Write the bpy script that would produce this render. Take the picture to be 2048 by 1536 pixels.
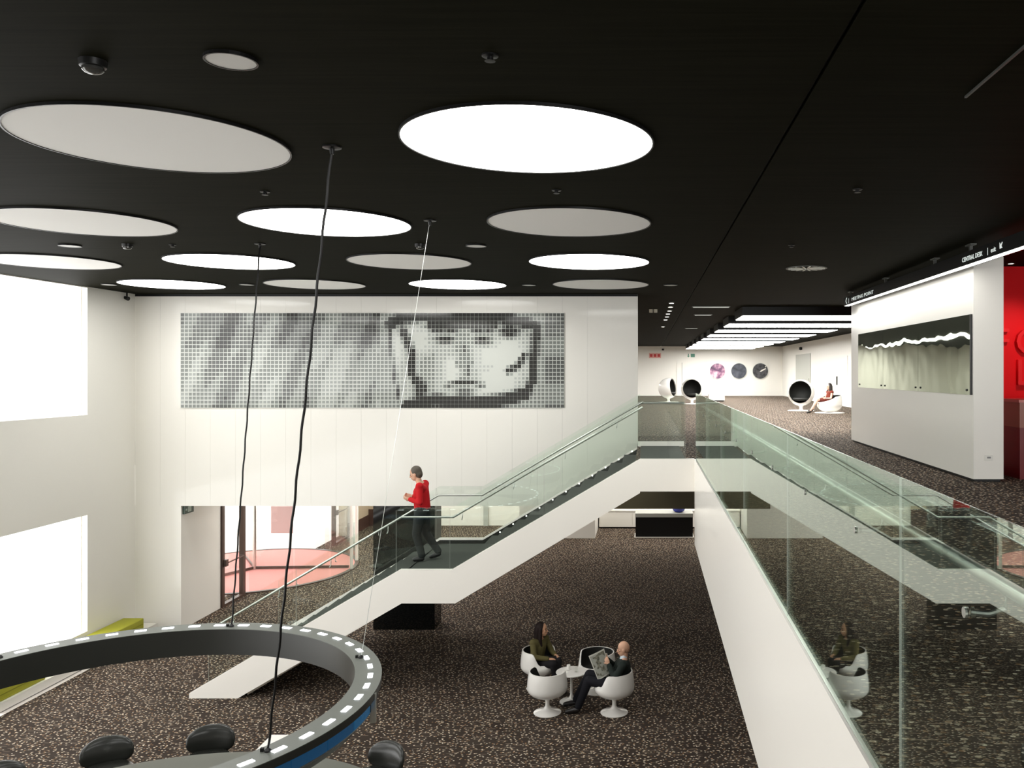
import bpy, bmesh, math, random
from mathutils import Vector, Matrix
random.seed(4)
PI = math.pi
C = bpy.context.scene.collection
SC = bpy.context.scene
for o in list(bpy.data.objects): bpy.data.objects.remove(o)

# ------------------------------------------------------------------ camera
ZC, F = 5.65, 1690.0            # eye height above the lower floor, focal length in pixels of the 2048 frame
cam = bpy.data.cameras.new('camera'); co = bpy.data.objects.new('camera', cam); C.objects.link(co)
co.location = (0, 0, ZC); co.rotation_euler = (PI/2, 0, 0)
cam.sensor_width = 36; cam.lens = 36*F/2048; cam.shift_x = -267/2048; cam.shift_y = -23/2048
cam.clip_start = .05; cam.clip_end = 300
SC.camera = co
# ------------------------------------------------------------------ sky, exposure
w = bpy.data.worlds.new('sky'); SC.world = w; w.use_nodes = True
w.node_tree.nodes['Background'].inputs[0].default_value = (1, .98, .96, 1)
w.node_tree.nodes['Background'].inputs[1].default_value = 2.6
SC.view_settings.view_transform = 'Standard'; SC.view_settings.look = 'None'
SC.view_settings.exposure = .4; SC.view_settings.gamma = 1; SC.view_settings.use_curve_mapping = False
L_WIN, L_FILL, L_DISC, L_BOX, L_STRIP, L_LED = 3.0, 7.5, 7.6, 13.0, 18.0, 4.0
SC.cycles.transparent_max_bounces = 40; SC.cycles.max_bounces = 10; SC.cycles.caustics_reflective = False; SC.cycles.diffuse_bounces = 5; SC.cycles.glossy_bounces = 5
def area_lamp(name, x0, x1, y0, y1, z, power, col=(1, .97, .92)):
    d = bpy.data.lights.new(name, 'AREA'); d.shape = 'RECTANGLE'; d.size = x1-x0; d.size_y = y1-y0
    d.energy = power; d.color = col
    o = bpy.data.objects.new(name, d); C.objects.link(o); o.location = ((x0+x1)/2, (y0+y1)/2, z)
    return o
area_lamp('lobby_fill_light', -9, 9, 28.2, 30.4, 2.98, 420)  # unseen lamp, added to brighten the lobby back walls
area_lamp('lobby_fill_light', -9.5, -5.5, 20, 27.5, 2.98, 260)  # unseen lamp, added to brighten the lobby by the revolving door
area_lamp('upper_hall_fill_light', -6.2, -4.8, 20, 54, 7.3, 2300)  # unseen lamp, added to whiten the walls of the upper hall
area_lamp('undercroft_fill_light', 2, 9, 0, 17, 3.5, 60)  # unseen lamp, added to light the space under the gallery

# ------------------------------------------------------------------ materials
def mat(name, col, rough=.5, metal=0, spec=.5, emit=None, es=0, coat=0):
    m = bpy.data.materials.new(name); m.use_nodes = True
    b = m.node_tree.nodes['Principled BSDF']
    b.inputs['Base Color'].default_value = (*col, 1); b.inputs['Roughness'].default_value = rough
    b.inputs['Metallic'].default_value = metal; b.inputs['Specular IOR Level'].default_value = spec
    b.inputs['Coat Weight'].default_value = coat; b.inputs['Coat Roughness'].default_value = .03
    if emit: b.inputs['Emission Color'].default_value = (*emit, 1); b.inputs['Emission Strength'].default_value = es
    return m
def nodes(m): return m.node_tree.nodes, m.node_tree.links, m.node_tree.nodes['Principled BSDF']
def coords(m, scale=(1, 1, 1), rot=(0, 0, 0), kind='Object'):
    N, L, b = nodes(m)
    t = N.new('ShaderNodeTexCoord'); p = N.new('ShaderNodeMapping')
    p.inputs['Scale'].default_value = scale; p.inputs['Rotation'].default_value = rot
    L.new(t.outputs[kind], p.inputs[0]); return p.outputs[0]
def noise(m, vec, scale, detail=3):
    N, L, b = nodes(m); n = N.new('ShaderNodeTexNoise'); n.inputs['Scale'].default_value = scale
    n.inputs['Detail'].default_value = detail; L.new(vec, n.inputs['Vector']); return n.outputs['Fac']
def ramp(m, fac, stops):
    N, L, b = nodes(m); r = N.new('ShaderNodeValToRGB'); L.new(fac, r.inputs[0])
    e = r.color_ramp.elements
    while len(e) < len(stops): e.new(.5)
    for k, (p, c) in enumerate(stops): e[k].position = p; e[k].color = (*c, 1)
    return r.outputs[0]
def bump(m, fac, strength=.2, dist=.01):
    N, L, b = nodes(m); u = N.new('ShaderNodeBump'); u.inputs['Strength'].default_value = strength
    u.inputs['Distance'].default_value = dist; L.new(fac, u.inputs['Height']); L.new(u.outputs[0], b.inputs['Normal'])
def mixc(m, fac, a, bcol):
    N, L, b = nodes(m); x = N.new('ShaderNodeMix'); x.data_type = 'RGBA'
    L.new(fac, x.inputs[0])
    for v, i in ((a, 6), (bcol, 7)):
        if isinstance(v, tuple): x.inputs[i].default_value = (*v, 1)
        else: L.new(v, x.inputs[i])
    return x.outputs[2]
def math_(m, op, a, b_):
    N, L, b = nodes(m); x = N.new('ShaderNodeMath'); x.operation = op
    for v, i in ((a, 0), (b_, 1)):
        if isinstance(v, (int, float)): x.inputs[i].default_value = v
        else: L.new(v, x.inputs[i])
    return x.outputs[0]

def carpet_mat():
    m = mat('speckled_carpet', (.05, .04, .03), .95, spec=.1); N, L, b = nodes(m)
    base = ramp(m, noise(m, coords(m), 1.6, 4), [(.3, (.032, .023, .018)), (.7, (.052, .040, .032))])
    col = base
    for sc, rot, rad, prob, tint in (((10, 14, 1), 0.1, .155, .74, (.70, .57, .43)), ((12.5, 16, 1), .3, .17, .45, (.32, .19, .10)),
                                     ((11, 15, 1), -.2, .13, .58, (.86, .76, .61)), ((2.6, 46, 1), .78, .15, .17, (.42, .33, .25)),
                                     ((2.6, 46, 1), -.78, .15, .17, (.42, .33, .25))):
        v = N.new('ShaderNodeTexVoronoi'); v.voronoi_dimensions = '2D'; v.inputs['Scale'].default_value = 1
        L.new(coords(m, sc, (0, 0, rot)), v.inputs['Vector'])
        near = math_(m, 'LESS_THAN', v.outputs['Distance'], rad)
        s = N.new('ShaderNodeSeparateColor'); L.new(v.outputs['Color'], s.inputs[0])
        f = math_(m, 'MULTIPLY', near, math_(m, 'LESS_THAN', s.outputs[0], prob))
        f = math_(m, 'MULTIPLY', f, math_(m, 'ADD', .45, math_(m, 'MULTIPLY', s.outputs[1], .55)))
        col = mixc(m, f, col, tint)
    L.new(col, b.inputs['Base Color'])
    bump(m, noise(m, coords(m), 160, 2), .3, .004)
    return m
def glass_mat(name, tint, r0=.04):
    # thin architectural glass: tinted see-through with a Fresnel mirror on each face
    m = bpy.data.materials.new(name); m.use_nodes = True; N = m.node_tree.nodes; L = m.node_tree.links
    N.remove(N['Principled BSDF']); out = N['Material Output']
    tr = N.new('ShaderNodeBsdfTransparent'); tr.inputs[0].default_value = (*tint, 1)
    gl = N.new('ShaderNodeBsdfGlossy'); gl.inputs['Roughness'].default_value = .0; gl.inputs[0].default_value = (.93, 1, .95, 1)
    lw = N.new('ShaderNodeLayerWeight'); lw.inputs[0].default_value = .5
    p = N.new('ShaderNodeMath'); p.operation = 'POWER'; p.inputs[1].default_value = 5; L.new(lw.outputs['Facing'], p.inputs[0])
    k = N.new('ShaderNodeMath'); k.operation = 'MULTIPLY_ADD'; k.inputs[1].default_value = 1-r0; k.inputs[2].default_value = r0; L.new(p.outputs[0], k.inputs[0])
    mx = N.new('ShaderNodeMixShader'); L.new(k.outputs[0], mx.inputs[0]); L.new(tr.outputs[0], mx.inputs[1]); L.new(gl.outputs[0], mx.inputs[2])
    L.new(mx.outputs[0], out.inputs[0]); return m
def emis(name, col, s):
    m = bpy.data.materials.new(name); m.use_nodes = True; N = m.node_tree.nodes
    N.remove(N['Principled BSDF']); e = N.new('ShaderNodeEmission'); e.inputs[0].default_value = (*col, 1); e.inputs[1].default_value = s
    m.node_tree.links.new(e.outputs[0], N['Material Output'].inputs[0]); return m
M = {}
M['carpet'] = carpet_mat()
M['white'] = mat('white_paint', (.84, .82, .76), .45)
M['panel'] = mat('glossy_white_panel', (.83, .81, .755), .08, spec=.25)
M['gloss'] = mat('gloss_white_fascia', (.94, .91, .85), .2, spec=.06)
M['shaded'] = mat('bulkhead_painted_shade', (.20, .17, .105), .35)  # shade under the landing slab, put into the bulkhead colour
M['tan'] = mat('tan_panel', (.55, .47, .34), .5)
M['ceil'] = mat('black_ceiling_board', (.012, .012, .008), .62, spec=.012)
N_, L_, b_ = nodes(M['ceil'])
L_.new(ramp(M['ceil'], noise(M['ceil'], coords(M['ceil'], (1.2, 30, 1)), 1.0, 3), [(.3, (.0082, .0080, .0044)), (.7, (.0135, .0130, .0078))]), b_.inputs['Base Color'])
M['black'] = mat('black_lacquer', (.006, .006, .006), .35, spec=.3)
M['blackgloss'] = mat('black_glass_cladding', (.006, .007, .007), .04)
M['ringgrey'] = mat('charcoal_metal', (.075, .078, .070), .38, .2)
M['steel'] = mat('brushed_steel', (.62, .64, .60), .28, .9)
M['dark'] = mat('dark_grey_stair_carpet', (.060, .068, .060), .8, spec=.2)
M['skirt'] = mat('black_stair_skirt', (.012, .015, .013), .4)
M['glass'] = glass_mat('green_float_glass', (.966, .991, .974))
M['gglass'] = glass_mat('green_gallery_glass', (.945, .985, .955), .20)
M['edge'] = mat('polished_glass_edge', (.93, .97, .92), .15)
N_, L_, b_ = nodes(M['edge']); t_ = N_.new('ShaderNodeBsdfTransparent'); t_.inputs[0].default_value = (.90, .97, .92, 1); x_ = N_.new('ShaderNodeMixShader'); x_.inputs[0].default_value = .6
L_.new(b_.outputs[0], x_.inputs[1]); L_.new(t_.outputs[0], x_.inputs[2]); L_.new(x_.outputs[0], N_['Material Output'].inputs[0])
M['clear'] = glass_mat('clear_door_glass', (.97, .97, .965))
M['win'] = emis('daylit_window_pane', (1, .995, .985), L_WIN)
M['lit'] = emis('lit_stretch_diffuser', (1, .99, .95), L_DISC)
M['unlit'] = mat('unlit_stretch_diffuser', (.93, .92, .89), .7, spec=.05)
M['box'] = emis('light_box_diffuser', (1, .985, .95), L_BOX)
M['strip'] = emis('sign_light_strip', (1, .995, .95), L_STRIP)
M['led'] = emis('white_led_window', (.92, .97, 1), L_LED)
M['chairwhite'] = mat('white_moulded_shell', (.86, .84, .80), .16)
M['cushion'] = mat('black_upholstery', (.012, .013, .011), .7)
M['chairblack'] = mat('black_moulded_shell', (.020, .021, .018), .25)
M['green'] = mat('lime_cushion', (.36, .36, .02), .7)
M['red'] = mat('red_wall_paint', (.62, .003, .006), .5, spec=.1)
M['redletter'] = mat('red_relief_letter', (.66, .004, .008), .4, spec=.2)
M['reddesk'] = mat('dark_red_desk_front', (.16, .004, .008), .3)
M['mat'] = mat('hazed_red_mat', (.80, .34, .31), .8)  # red paled to pink: haze of the door glass put into the colour
M['frame'] = mat('brown_door_frame', (.070, .040, .030), .4)
M['whitetext'] = mat('white_lettering', (.85, .9, .88), .5, emit=(.9, 1, .95), es=.35)
M['pave'] = mat('pale_paving', (.75, .70, .67), .6)
def screen_mat(k, c): return mat('blue_screen_%d' % k, (.01, .02, .03), .25, emit=c, es=.5)
M['scr'] = [screen_mat(k, c) for k, c in enumerate([(.010, .085, .19), (.008, .055, .13), (.014, .12, .26), (.006, .04, .09)])]

# ------------------------------------------------------------------ mesh helpers
def nb(): return bmesh.new()
def box(bm, x0, x1, y0, y1, z0, z1):
    v = [bm.verts.new(p) for p in ((x0,y0,z0),(x1,y0,z0),(x1,y1,z0),(x0,y1,z0),(x0,y0,z1),(x1,y0,z1),(x1,y1,z1),(x0,y1,z1))]
    return [bm.faces.new([v[i] for i in f]) for f in ((3,2,1,0),(4,5,6,7),(0,1,5,4),(1,2,6,5),(2,3,7,6),(3,0,4,7))]
def bx(*a): bm = nb(); box(bm, *a); return bm
def bev(bm, w=.01, n=2):
    bmesh.ops.bevel(bm, geom=list(bm.edges), offset=w, segments=n, affect='EDGES', profile=.6); return bm
def prism(bm, pts, y0, y1):                     # polygon in XZ, extruded along Y
    a = [bm.verts.new((x, y0, z)) for x, z in pts]; b = [bm.verts.new((x, y1, z)) for x, z in pts]
    n = len(pts); fs = [bm.faces.new(a), bm.faces.new(b[::-1])]
    fs += [bm.faces.new((a[i], b[i], b[(i+1) % n], a[(i+1) % n])) for i in range(n)]
    return fs
def lathe(bm, prof, n=32, a0=0, a1=2*PI, center=(0, 0), closed_prof=False):
    full = abs(a1-a0-2*PI) < 1e-6; k = n if full else n+1
    rings = []
    for i in range(k):
        a = a0+(a1-a0)*i/n; c, s = math.cos(a), math.sin(a)
        rings.append([bm.verts.new((center[0]+r*c, center[1]+r*s, z)) for r, z in prof])
    m = len(prof)
    for i in range(n):
        A, B = rings[i], rings[(i+1) % k]
        for j in range(m if closed_prof else m-1):
            q = (A[j], B[j], B[(j+1) % m], A[(j+1) % m])
            try: bm.faces.new(q)
            except ValueError: pass
    if not full and closed_prof:
        bm.faces.new(rings[0]); bm.faces.new(rings[-1][::-1])
    bmesh.ops.remove_doubles(bm, verts=bm.verts, dist=1e-5)
    bmesh.ops.recalc_face_normals(bm, faces=bm.faces)
    return bm
def tube(bm, pts, r, n=10):
    pts = [Vector(p) for p in pts]; rings = []
    for i, p in enumerate(pts):
        d = (pts[min(i+1, len(pts)-1)]-pts[max(i-1, 0)]).normalized()
        u = d.cross(Vector((0, 0, 1)) if abs(d.z) < .95 else Vector((1, 0, 0))).normalized(); v = d.cross(u)
        rr = r[i] if isinstance(r, (list, tuple)) else r
        rings.append([bm.verts.new(p+rr*(math.cos(2*PI*k/n)*u+math.sin(2*PI*k/n)*v)) for k in range(n)])
    for A, B in zip(rings, rings[1:]):
        for k in range(n): bm.faces.new((A[k], A[(k+1) % n], B[(k+1) % n], B[k]))
    bm.faces.new(rings[0][::-1]); bm.faces.new(rings[-1])
    bmesh.ops.recalc_face_normals(bm, faces=bm.faces); return bm
def disc(bm, c, r, z0, z1, n=48):
    lathe(bm, [(0, z0), (r, z0), (r, z1), (0, z1)], n, center=c); return bm
def link(name, me, parent=None):
    o = bpy.data.objects.new(name, me); C.objects.link(o)
    if parent: o.parent = parent
    return o
def obj(name, bm, m, parent=None, smooth=False, world=True, kind=None):
    if parent is not None and world:
        t = parent
        Mx = Matrix.Identity(4)
        while t is not None: Mx = t.matrix_basis @ Mx; t = t.parent
        bm.transform(Mx.inverted())
    me = bpy.data.meshes.new(name); bm.to_mesh(me); bm.free()
    for x in (m if isinstance(m, list) else [m]): me.materials.append(x)
    if smooth:
        for p in me.polygons: p.use_smooth = True
        try: me.set_sharp_from_angle(angle=math.radians(smooth if smooth is not True else 40))
        except Exception: pass
    o = link(name, me, parent)
    if kind: o['kind'] = kind
    return o
def thing(name, label, cat, loc=(0, 0, 0), rz=0, group=None):
    o = bpy.data.objects.new(name, None); C.objects.link(o); o.empty_display_size = .2
    o.location = loc; o.rotation_euler = (0, 0, rz); o['label'] = label; o['category'] = cat
    if group: o['group'] = group
    return o
def tag(o, label, cat, group=None):
    o['label'] = label; o['category'] = cat
    if group: o['group'] = group
    return o
def struct(name, bm, m, smooth=False): return obj(name, bm, m, None, smooth, kind='structure')
def dup(root, loc, rz, label, group=None):
    r = root.copy(); C.objects.link(r); r.location = loc; r.rotation_euler = (0, 0, rz); r['label'] = label
    if group: r['group'] = group
    for ch in list(root.children):
        c = ch.copy(); C.objects.link(c); c.parent = r
        for g in list(ch.children):
            d = g.copy(); C.objects.link(d); d.parent = c
    return r
def text_mesh(name, body, size, ext, m, mw, parent, align='LEFT'):
    cu = bpy.data.curves.new(name, 'FONT'); cu.body = body; cu.size = size; cu.extrude = ext; cu.align_x = align; cu.resolution_u = 3
    t = bpy.data.objects.new(name+'_tmp', cu); C.objects.link(t)
    dg = bpy.context.evaluated_depsgraph_get(); me = bpy.data.meshes.new_from_object(t.evaluated_get(dg))
    bpy.data.objects.remove(t); bpy.data.curves.remove(cu)
    bm = nb(); bm.from_mesh(me); bpy.data.meshes.remove(me); bm.transform(mw)
    return obj(name, bm, m, parent)
def at(px, py, Y): return Vector(((px-1291)*Y/F, Y, ZC-(py-745)*Y/F))

ZU, ZL = 4.12, 7.37      # upper floor, ceiling
XW = -11.2               # inner face of the left wall
YB = 18.54               # back wall
XF = .85                 # gallery fascia
YS, YT = 14.65, 17.53    # near and far stair edges

# ================================================================== SETTING
struct('floor', bx(-10.6, 12.2, -4.2, 31.6, -.2, 0), M['carpet'])
bm = nb(); box(bm, .885, 12.2, -4.2, 56, 3.587, ZU); box(bm, -.17, .885, YS+.12, YB+.3, 3.587, ZU); box(bm, -11.6, .885, YB+.3, 56, 3.587, ZU)
struct('floor_upper', bm, M['carpet'])
bm = nb(); box(bm, XF, .885, -4.2, YS, 2.675, 4.15); box(bm, .885, 1.0, -4.2, YS, 2.675, 3.587)
struct('trim_gallery_fascia', bm, M['gloss'])
struct('trim_landing_fascia', bx(-.095, XF, YS, YS+.12, 3.587, 4.15), M['gloss'])
# ceiling: hall board, gallery board, groove between them
bm = nb(); box(bm, XW-.4, 1.0, -4.2, YB+.2, ZL, ZL+.15); box(bm, XW-.4, 1.0, YB+.2, 56, ZL, ZL+.15)
struct('ceiling', bm, M['ceil'])
struct('ceiling_gallery', bx(1.025, 12.2, -4.2, 56, ZL, ZL+.15), M['ceil'])
struct('trim_ceiling_groove', bx(1.0, 1.025, -4.2, 56, ZL+.03, ZL+.15), M['black'])
struct('trim_ceiling_track', bx(1.985, 2.0, 3.2, 5.26, ZL-.012, ZL), M['ringgrey'])
struct('ceiling_lobby', bx(-10.6, 12.2, YB+.3, 31.6, 3.0, 3.05), M['white'])
# left wall round the two window bands
bm = nb(); Y0, Y1 = -2.0, 16.96
box(bm, XW-.4, XW, -4.2, Y0, 0, ZL); box(bm, XW-.4, XW, Y1, YB, 0, ZL)
box(bm, XW-.4, XW, Y0, Y1, 0, .46); box(bm, XW-.4, XW, Y0, Y1, 2.79, 4.80); box(bm, XW-.4, XW, Y0, Y1, ZL-.02, ZL)
struct('wall_left', bm, M['white'])
for k, (z0, z1) in enumerate(((.46, 2.79), (4.80, ZL-.02))):
    wn = obj('window_%d' % (k+1), bx(XW-.22, XW-.16, Y0, Y1, z0, z1), M['win'], kind='structure')
    fb = nb()
    for (a, b, c, d) in ((Y0, Y0+.06, z0, z1), (Y1-.015, Y1, z0, z1)): box(fb, XW-.16, XW-.12, a, b, c, d)
    obj('window_frame', fb, M['white'], wn)
wn = obj('window_3', bx(2.2, 11.4, -4.2, -4.16, 4.6, 7.3), emis('front_fill_pane', (1, .995, .985), L_FILL), kind='structure')  # unseen glowing pane, added to brighten the partition and gallery side
fb = nb()
for x in (2.2, 5.2, 8.3, 11.34): box(fb, x, x+.06, -4.16, -4.10, 4.75, 7.2)
obj('window_frame', fb, M['white'], wn)  # bars of the added front pane
# back wall: core, vertical glossy panels, pier with the lobby reveal
wb = struct('wall_back', bx(XW, -.17, YB+.02, YB+.3, 2.72, ZL), M['white'])
n = 20; pw = (11.2-.17)/n
for i in range(n):
    obj('wall_panel', bx(XW+i*pw+.001, XW+(i+1)*pw-.001, YB, YB+.02, 2.72, ZL-.05), M['panel'], wb)
struct('trim_shadow_gap', bx(XW, -.17, YB-.001, YB+.02, ZL-.05, ZL), M['black'])
pier = struct('wall_back_pier', bx(XW, -10.19, YB, 20.26, 0, 2.72), M['panel'])
struct('trim_shaded_bulkhead', bx(-1.0, 1.3, YB-.01, YB+.3, 2.66, 3.06), M['shaded'])  # bulkhead strip with its shade painted in
bm = nb(); box(bm, 1.3, 12.2, YB, YB+.3, 2.66, 3.06); box(bm, -.17, 12.2, YB, YB+.3, 3.06, 3.587)
struct('wall_back_right', bm, M['white'])
# gallery corridor beyond the back wall
struct('wall_upper_left', bx(-11.6, -11.2, YB+.3, 56, ZU, ZL), M['white'])
wf = struct('wall_far', bx(-11.6, 12.2, 55.5, 56, ZU, ZL), M['white'])
wr = struct('wall_right', bx(9.0, 9.3, 14.2, 55.5, ZU, ZL), M['white'])
struct('baseboard_right', bx(8.985, 9.0, 20, 55.5, ZU, ZU+.10), M['white'])
struct('wall_red', bx(5.0, 12.2, 13.7, 13.9, ZU, ZL), M['red'])
struct('wall_gallery_side', bx(12.0, 12.2, -4.2, 13.7, 0, ZL), M['white'])
struct('wall_front', bx(XW-.4, 12.2, -4.4, -4.2, 0, ZL), M['white'])
struct('wall_undercroft_right', bx(12.0, 12.2, 13.7, 31.6, 0, 3.587), M['white'])
# lobby behind the hall
struct('wall_lobby_back', bx(-10.6, 12.2, 31.2, 31.5, 0, 3.0), M['white'])
struct('wall_lobby_tan', bx(-10.4, -8.05, 31.1, 31.2, .62, 3.0), M['tan'])
struct('baseboard_lobby', bx(-10.4, -8.05, 31.08, 31.2, 0, .62), M['frame'])
struct('wall_lobby_block', bx(-4.3, -1.72, 28.8, 31.2, 0, 3.0), M['white'])
struct('trim_lobby_jamb', bx(-5.97, -5.80, 31.12, 31.2, 0, 3.0), mat('grey_jamb', (.45, .46, .42), .5))
bm = nb(); box(bm, -10.6, -10.19, 20.26, 31.2, 2.72, 3.0)
struct('wall_lobby_left', bm, M['white'])
struct('floor_terrace', bx(-22, -10.6, 14, 36, -.2, 0), M['pave'])
col = tag(obj('pillar', bx(-5.98, -4.63, YB+.02, YB+.62, 0, 2.72), M['blackgloss'], None), 'square pillar clad in glossy black glass behind the stair landing', 'pillar')

# ---- white free-standing partition with the glass board
pt = thing('partition_wall', 'thick white free-standing partition on the upper carpet under the long sign', 'partition', (4.8, 15.3, ZU))
obj('body', bx(4.58, 5.0, 11.8, 18.8, ZU+.04, ZL), M['gloss'], pt)
obj('plinth', bx(4.61, 4.97, 11.84, 18.76, ZU, ZU+.04), M['black'], pt)
gb = thing('glass_board', 'wavy grey green glass display board fixed to the white partition', 'board', (4.56, 15, 5.3))
mb = mat('back_painted_glass', (.50, .56, .45), .02, .93, spec=1)
bump(mb, noise(mb, coords(mb, (1, .8, .8)), 2.2, 1), .12, .05)
for a, b in ((11.86, 14.12), (14.13, 16.2), (16.21, 18.1)):
    p = obj('glass_pane', bx(4.555, 4.578, a, b, 5.335, 6.467), mb, gb)
    for yy in (a+.12, b-.12):
        s = nb(); lathe(s, [(0, 0), (.016, 0), (.016, .012), (0, .012)], 10); s.transform(Matrix.Translation((4.555, yy, 5.40)) @ Matrix.Rotation(-PI/2, 4, 'Y'))
        obj('screw', s, M['black'], p)
obj('edge_strip', bx(4.55, 4.578, 11.835, 11.86, 5.335, 6.467), M['black'], gb)
so = thing('wall_socket', 'small white double socket low on the partition end', 'socket', (4.8, 11.79, 4.4))
q = at(1977, 915, 11.8)
obj('plate', bev(bx(q.x-.06, q.x+.06, 11.785, 11.8, q.z-.04, q.z+.04), .004), M['white'], so)
obj('outlet', bx(q.x-.025, q.x+.025, 11.78, 11.786, q.z-.012, q.z+.012), mat('grey_plastic', (.25, .25, .24), .4), so)

# ---- red relief letters and red desk
rl = thing('wall_lettering', 'large red relief letters on the red wall at the right', 'lettering', (5.8, 13.7, 5.9))
Rw = Matrix.Rotation(PI/2, 4, 'X')
for body, px, py, name in (('F', 1984, 708, 'letter'), ('O', 2028, 708, 'letter'), ('L', 2029, 770, 'letter')):
    q = at(px, py, 13.66)
    text_mesh(name, body, .60, .04, M['redletter'], Matrix.Translation((q.x, 13.66, q.z)) @ Rw, rl)
rd = thing('reception_desk', 'dark red reception desk with a pale upper band at the right edge', 'desk', (6.6, 12.4, ZU))
obj('front', bx(5.36, 8.2, 12.1, 12.8, ZU, ZU+.74), M['reddesk'], rd)
obj('upper_band', bx(5.35, 8.2, 12.08, 12.8, ZU+.74, ZU+1.10), mat('brown_band', (.30, .10, .07), .3), rd)
obj('worktop', bx(5.33, 8.22, 12.06, 12.82, ZU+1.10, ZU+1.14), mat('pink_top', (.55, .15, .13), .3), rd)
dl = thing('downlight', 'small recessed downlight in front of the red wall', 'downlight', (5.75, 13.3, ZL))
obj('trim_ring', lathe(nb(), [(.045, ZL-.012), (.065, ZL-.012), (.065, ZL), (.045, ZL)], 20, center=(5.75, 13.3), closed_prof=True), M['black'], dl)
obj('lens', disc(nb(), (5.75, 13.3), .045, ZL-.008, ZL-.002, 20), emis('warm_lens', (1, .9, .8), 6), dl)
for xx in (5.9, 7.6):
    d = bpy.data.lights.new('red_wall_spot', 'SPOT'); d.energy = 110; d.spot_size = 1.15; d.spot_blend = .8; d.shadow_soft_size = .08; d.color = (1, .93, .86)
    o = bpy.data.objects.new('red_wall_spot', d); C.objects.link(o); o.location = (xx+.2, 12.0, ZL-.1)
    o.rotation_euler = (Vector((xx, 13.7, 5.6))-o.location).to_track_quat('-Z', 'Y').to_euler()

# ---- hanging light-box sign
sg = thing('hanging_sign', 'long black hanging sign with a bright light strip along its underside', 'sign', (4.35, 12, ZL))
SY0, SY1, SX, SZ = 5.5, 18.25, 4.28, 7.085
obj('housing', bx(SX, SX+.14, SY0, SY1, SZ, SZ+.175), M['black'], sg)
obj('light_strip', bx(SX+.02, SX+.095, SY0, SY1-.03, SZ-.006, SZ), M['strip'], sg)
for yy in (17.9, 15.3, 12.7, 11.3, 8.6, 6.4):
    h = nb(); box(h, SX+.05, SX+.09, yy-.02, yy+.02, SZ+.175, ZL); box(h, SX+.03, SX+.11, yy-.10, yy+.10, ZL-.025, ZL-.005)
    obj('hanger', h, M['ringgrey'], sg)
Rs = Matrix(((0, 0, -1, 0), (-1, 0, 0, 0), (0, 1, 0, 0), (0, 0, 0, 1)))   # text runs towards the viewer on the -X face
def sign_text(body, yy, size, dz=.055, wide=1): text_mesh('lettering', body, size, .002, M['whitetext'], Matrix.Translation((SX-.002, yy, SZ+dz)) @ Rs @ Matrix.Diagonal((wide, 1, 1, 1)), sg)['kind'] = 'stuff'
sign_text('CENTRAL DESK', 11.42, .088, .05, 1.12)
sign_text('|', 10.58, .10); sign_text('exit', 10.47, .088, .05, 1.1)
ar = nb(); prism(ar, [(-.035, -.03), (.04, -.03), (.012, 0), (.045, .035), (.035, .045), (-.002, .012), (-.035, .045)], -.002, .002)
ar.transform(Matrix.Translation((SX-.002, 10.17, SZ+.09)) @ Rs @ Matrix.Rotation(-PI/2, 4, 'X')); obj('arrow', ar, M['whitetext'], sg)
ar = nb(); prism(ar, [(-.07, 0), (.03, .07), (.05, .05), (-.025, 0), (.05, -.05), (.03, -.07)], -.002, .002)
ar.transform(Matrix.Translation((SX-.002, 18.0, SZ+.09)) @ Rs @ Matrix.Rotation(-PI/2, 4, 'X')); obj('arrow', ar, M['whitetext'], sg)
sign_text('|', 17.80, .11, .05); sign_text('MEETING POINT', 17.55, .095, .05, 2.4)

# ================================================================== CEILING LIGHTS
ROWN = ['row overhead', 'nearest row', 'second row', 'third row', 'farthest row']
COLN = ['at the right end', 'second from the right', 'third from the right', 'at the left']
for j, cy in enumerate((2.91, 6.28, 9.66, 13.05, 16.40)):
    for k in range(4):
        if j == 0 and k > 3: continue
        cx = -.868-2.77*k; on = (j+k) % 2 == 1
        lab = ('glowing white' if on else 'unlit grey') + ' round ceiling panel, ' + ROWN[j] + ', ' + COLN[k]
        t = thing('ceiling_disc_light', lab, 'ceiling light', (cx, cy, ZL), 0, 'round panels in the black ceiling')
        obj('rim', lathe(nb(), [(.920, ZL-.022), (.932, ZL-.022), (.932, ZL), (.920, ZL)], 72, center=(cx, cy), closed_prof=True), M['black'], t)
        obj('diffuser', disc(nb(), (cx, cy), .920, ZL-.016, ZL-.002, 72), M['lit'] if on else M['unlit'], t)
FX = ['in the foreground beside the largest grey panel', 'under the left grey panel of the second row', 'between two rows near the right', 'by the back wall at the left end', 'by the back wall near the left bright panel', 'by the back wall near the right bright panel', 'beyond the discs at the right']
for (px, py), w_ in zip(((462, 117), (140, 490), (952, 490), (218, 568), (493, 568), (1058, 569), (1341, 569)), FX):
    Y = 1.72*F/(745-py); q = at(px, py, Y)
    t = thing('ceiling_speaker', 'small round white ceiling speaker ' + w_, 'speaker', (q.x, Y, ZL), 0, 'white ceiling speakers')
    obj('rim', lathe(nb(), [(.128, ZL-.02), (.138, ZL-.02), (.138, ZL), (.128, ZL)], 32, center=(q.x, Y), closed_prof=True), M['black'], t)
    obj('grille', disc(nb(), (q.x, Y), .128, ZL-.016, ZL-.002, 32), mat('speaker_white', (.66, .65, .62), .5), t)
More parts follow.
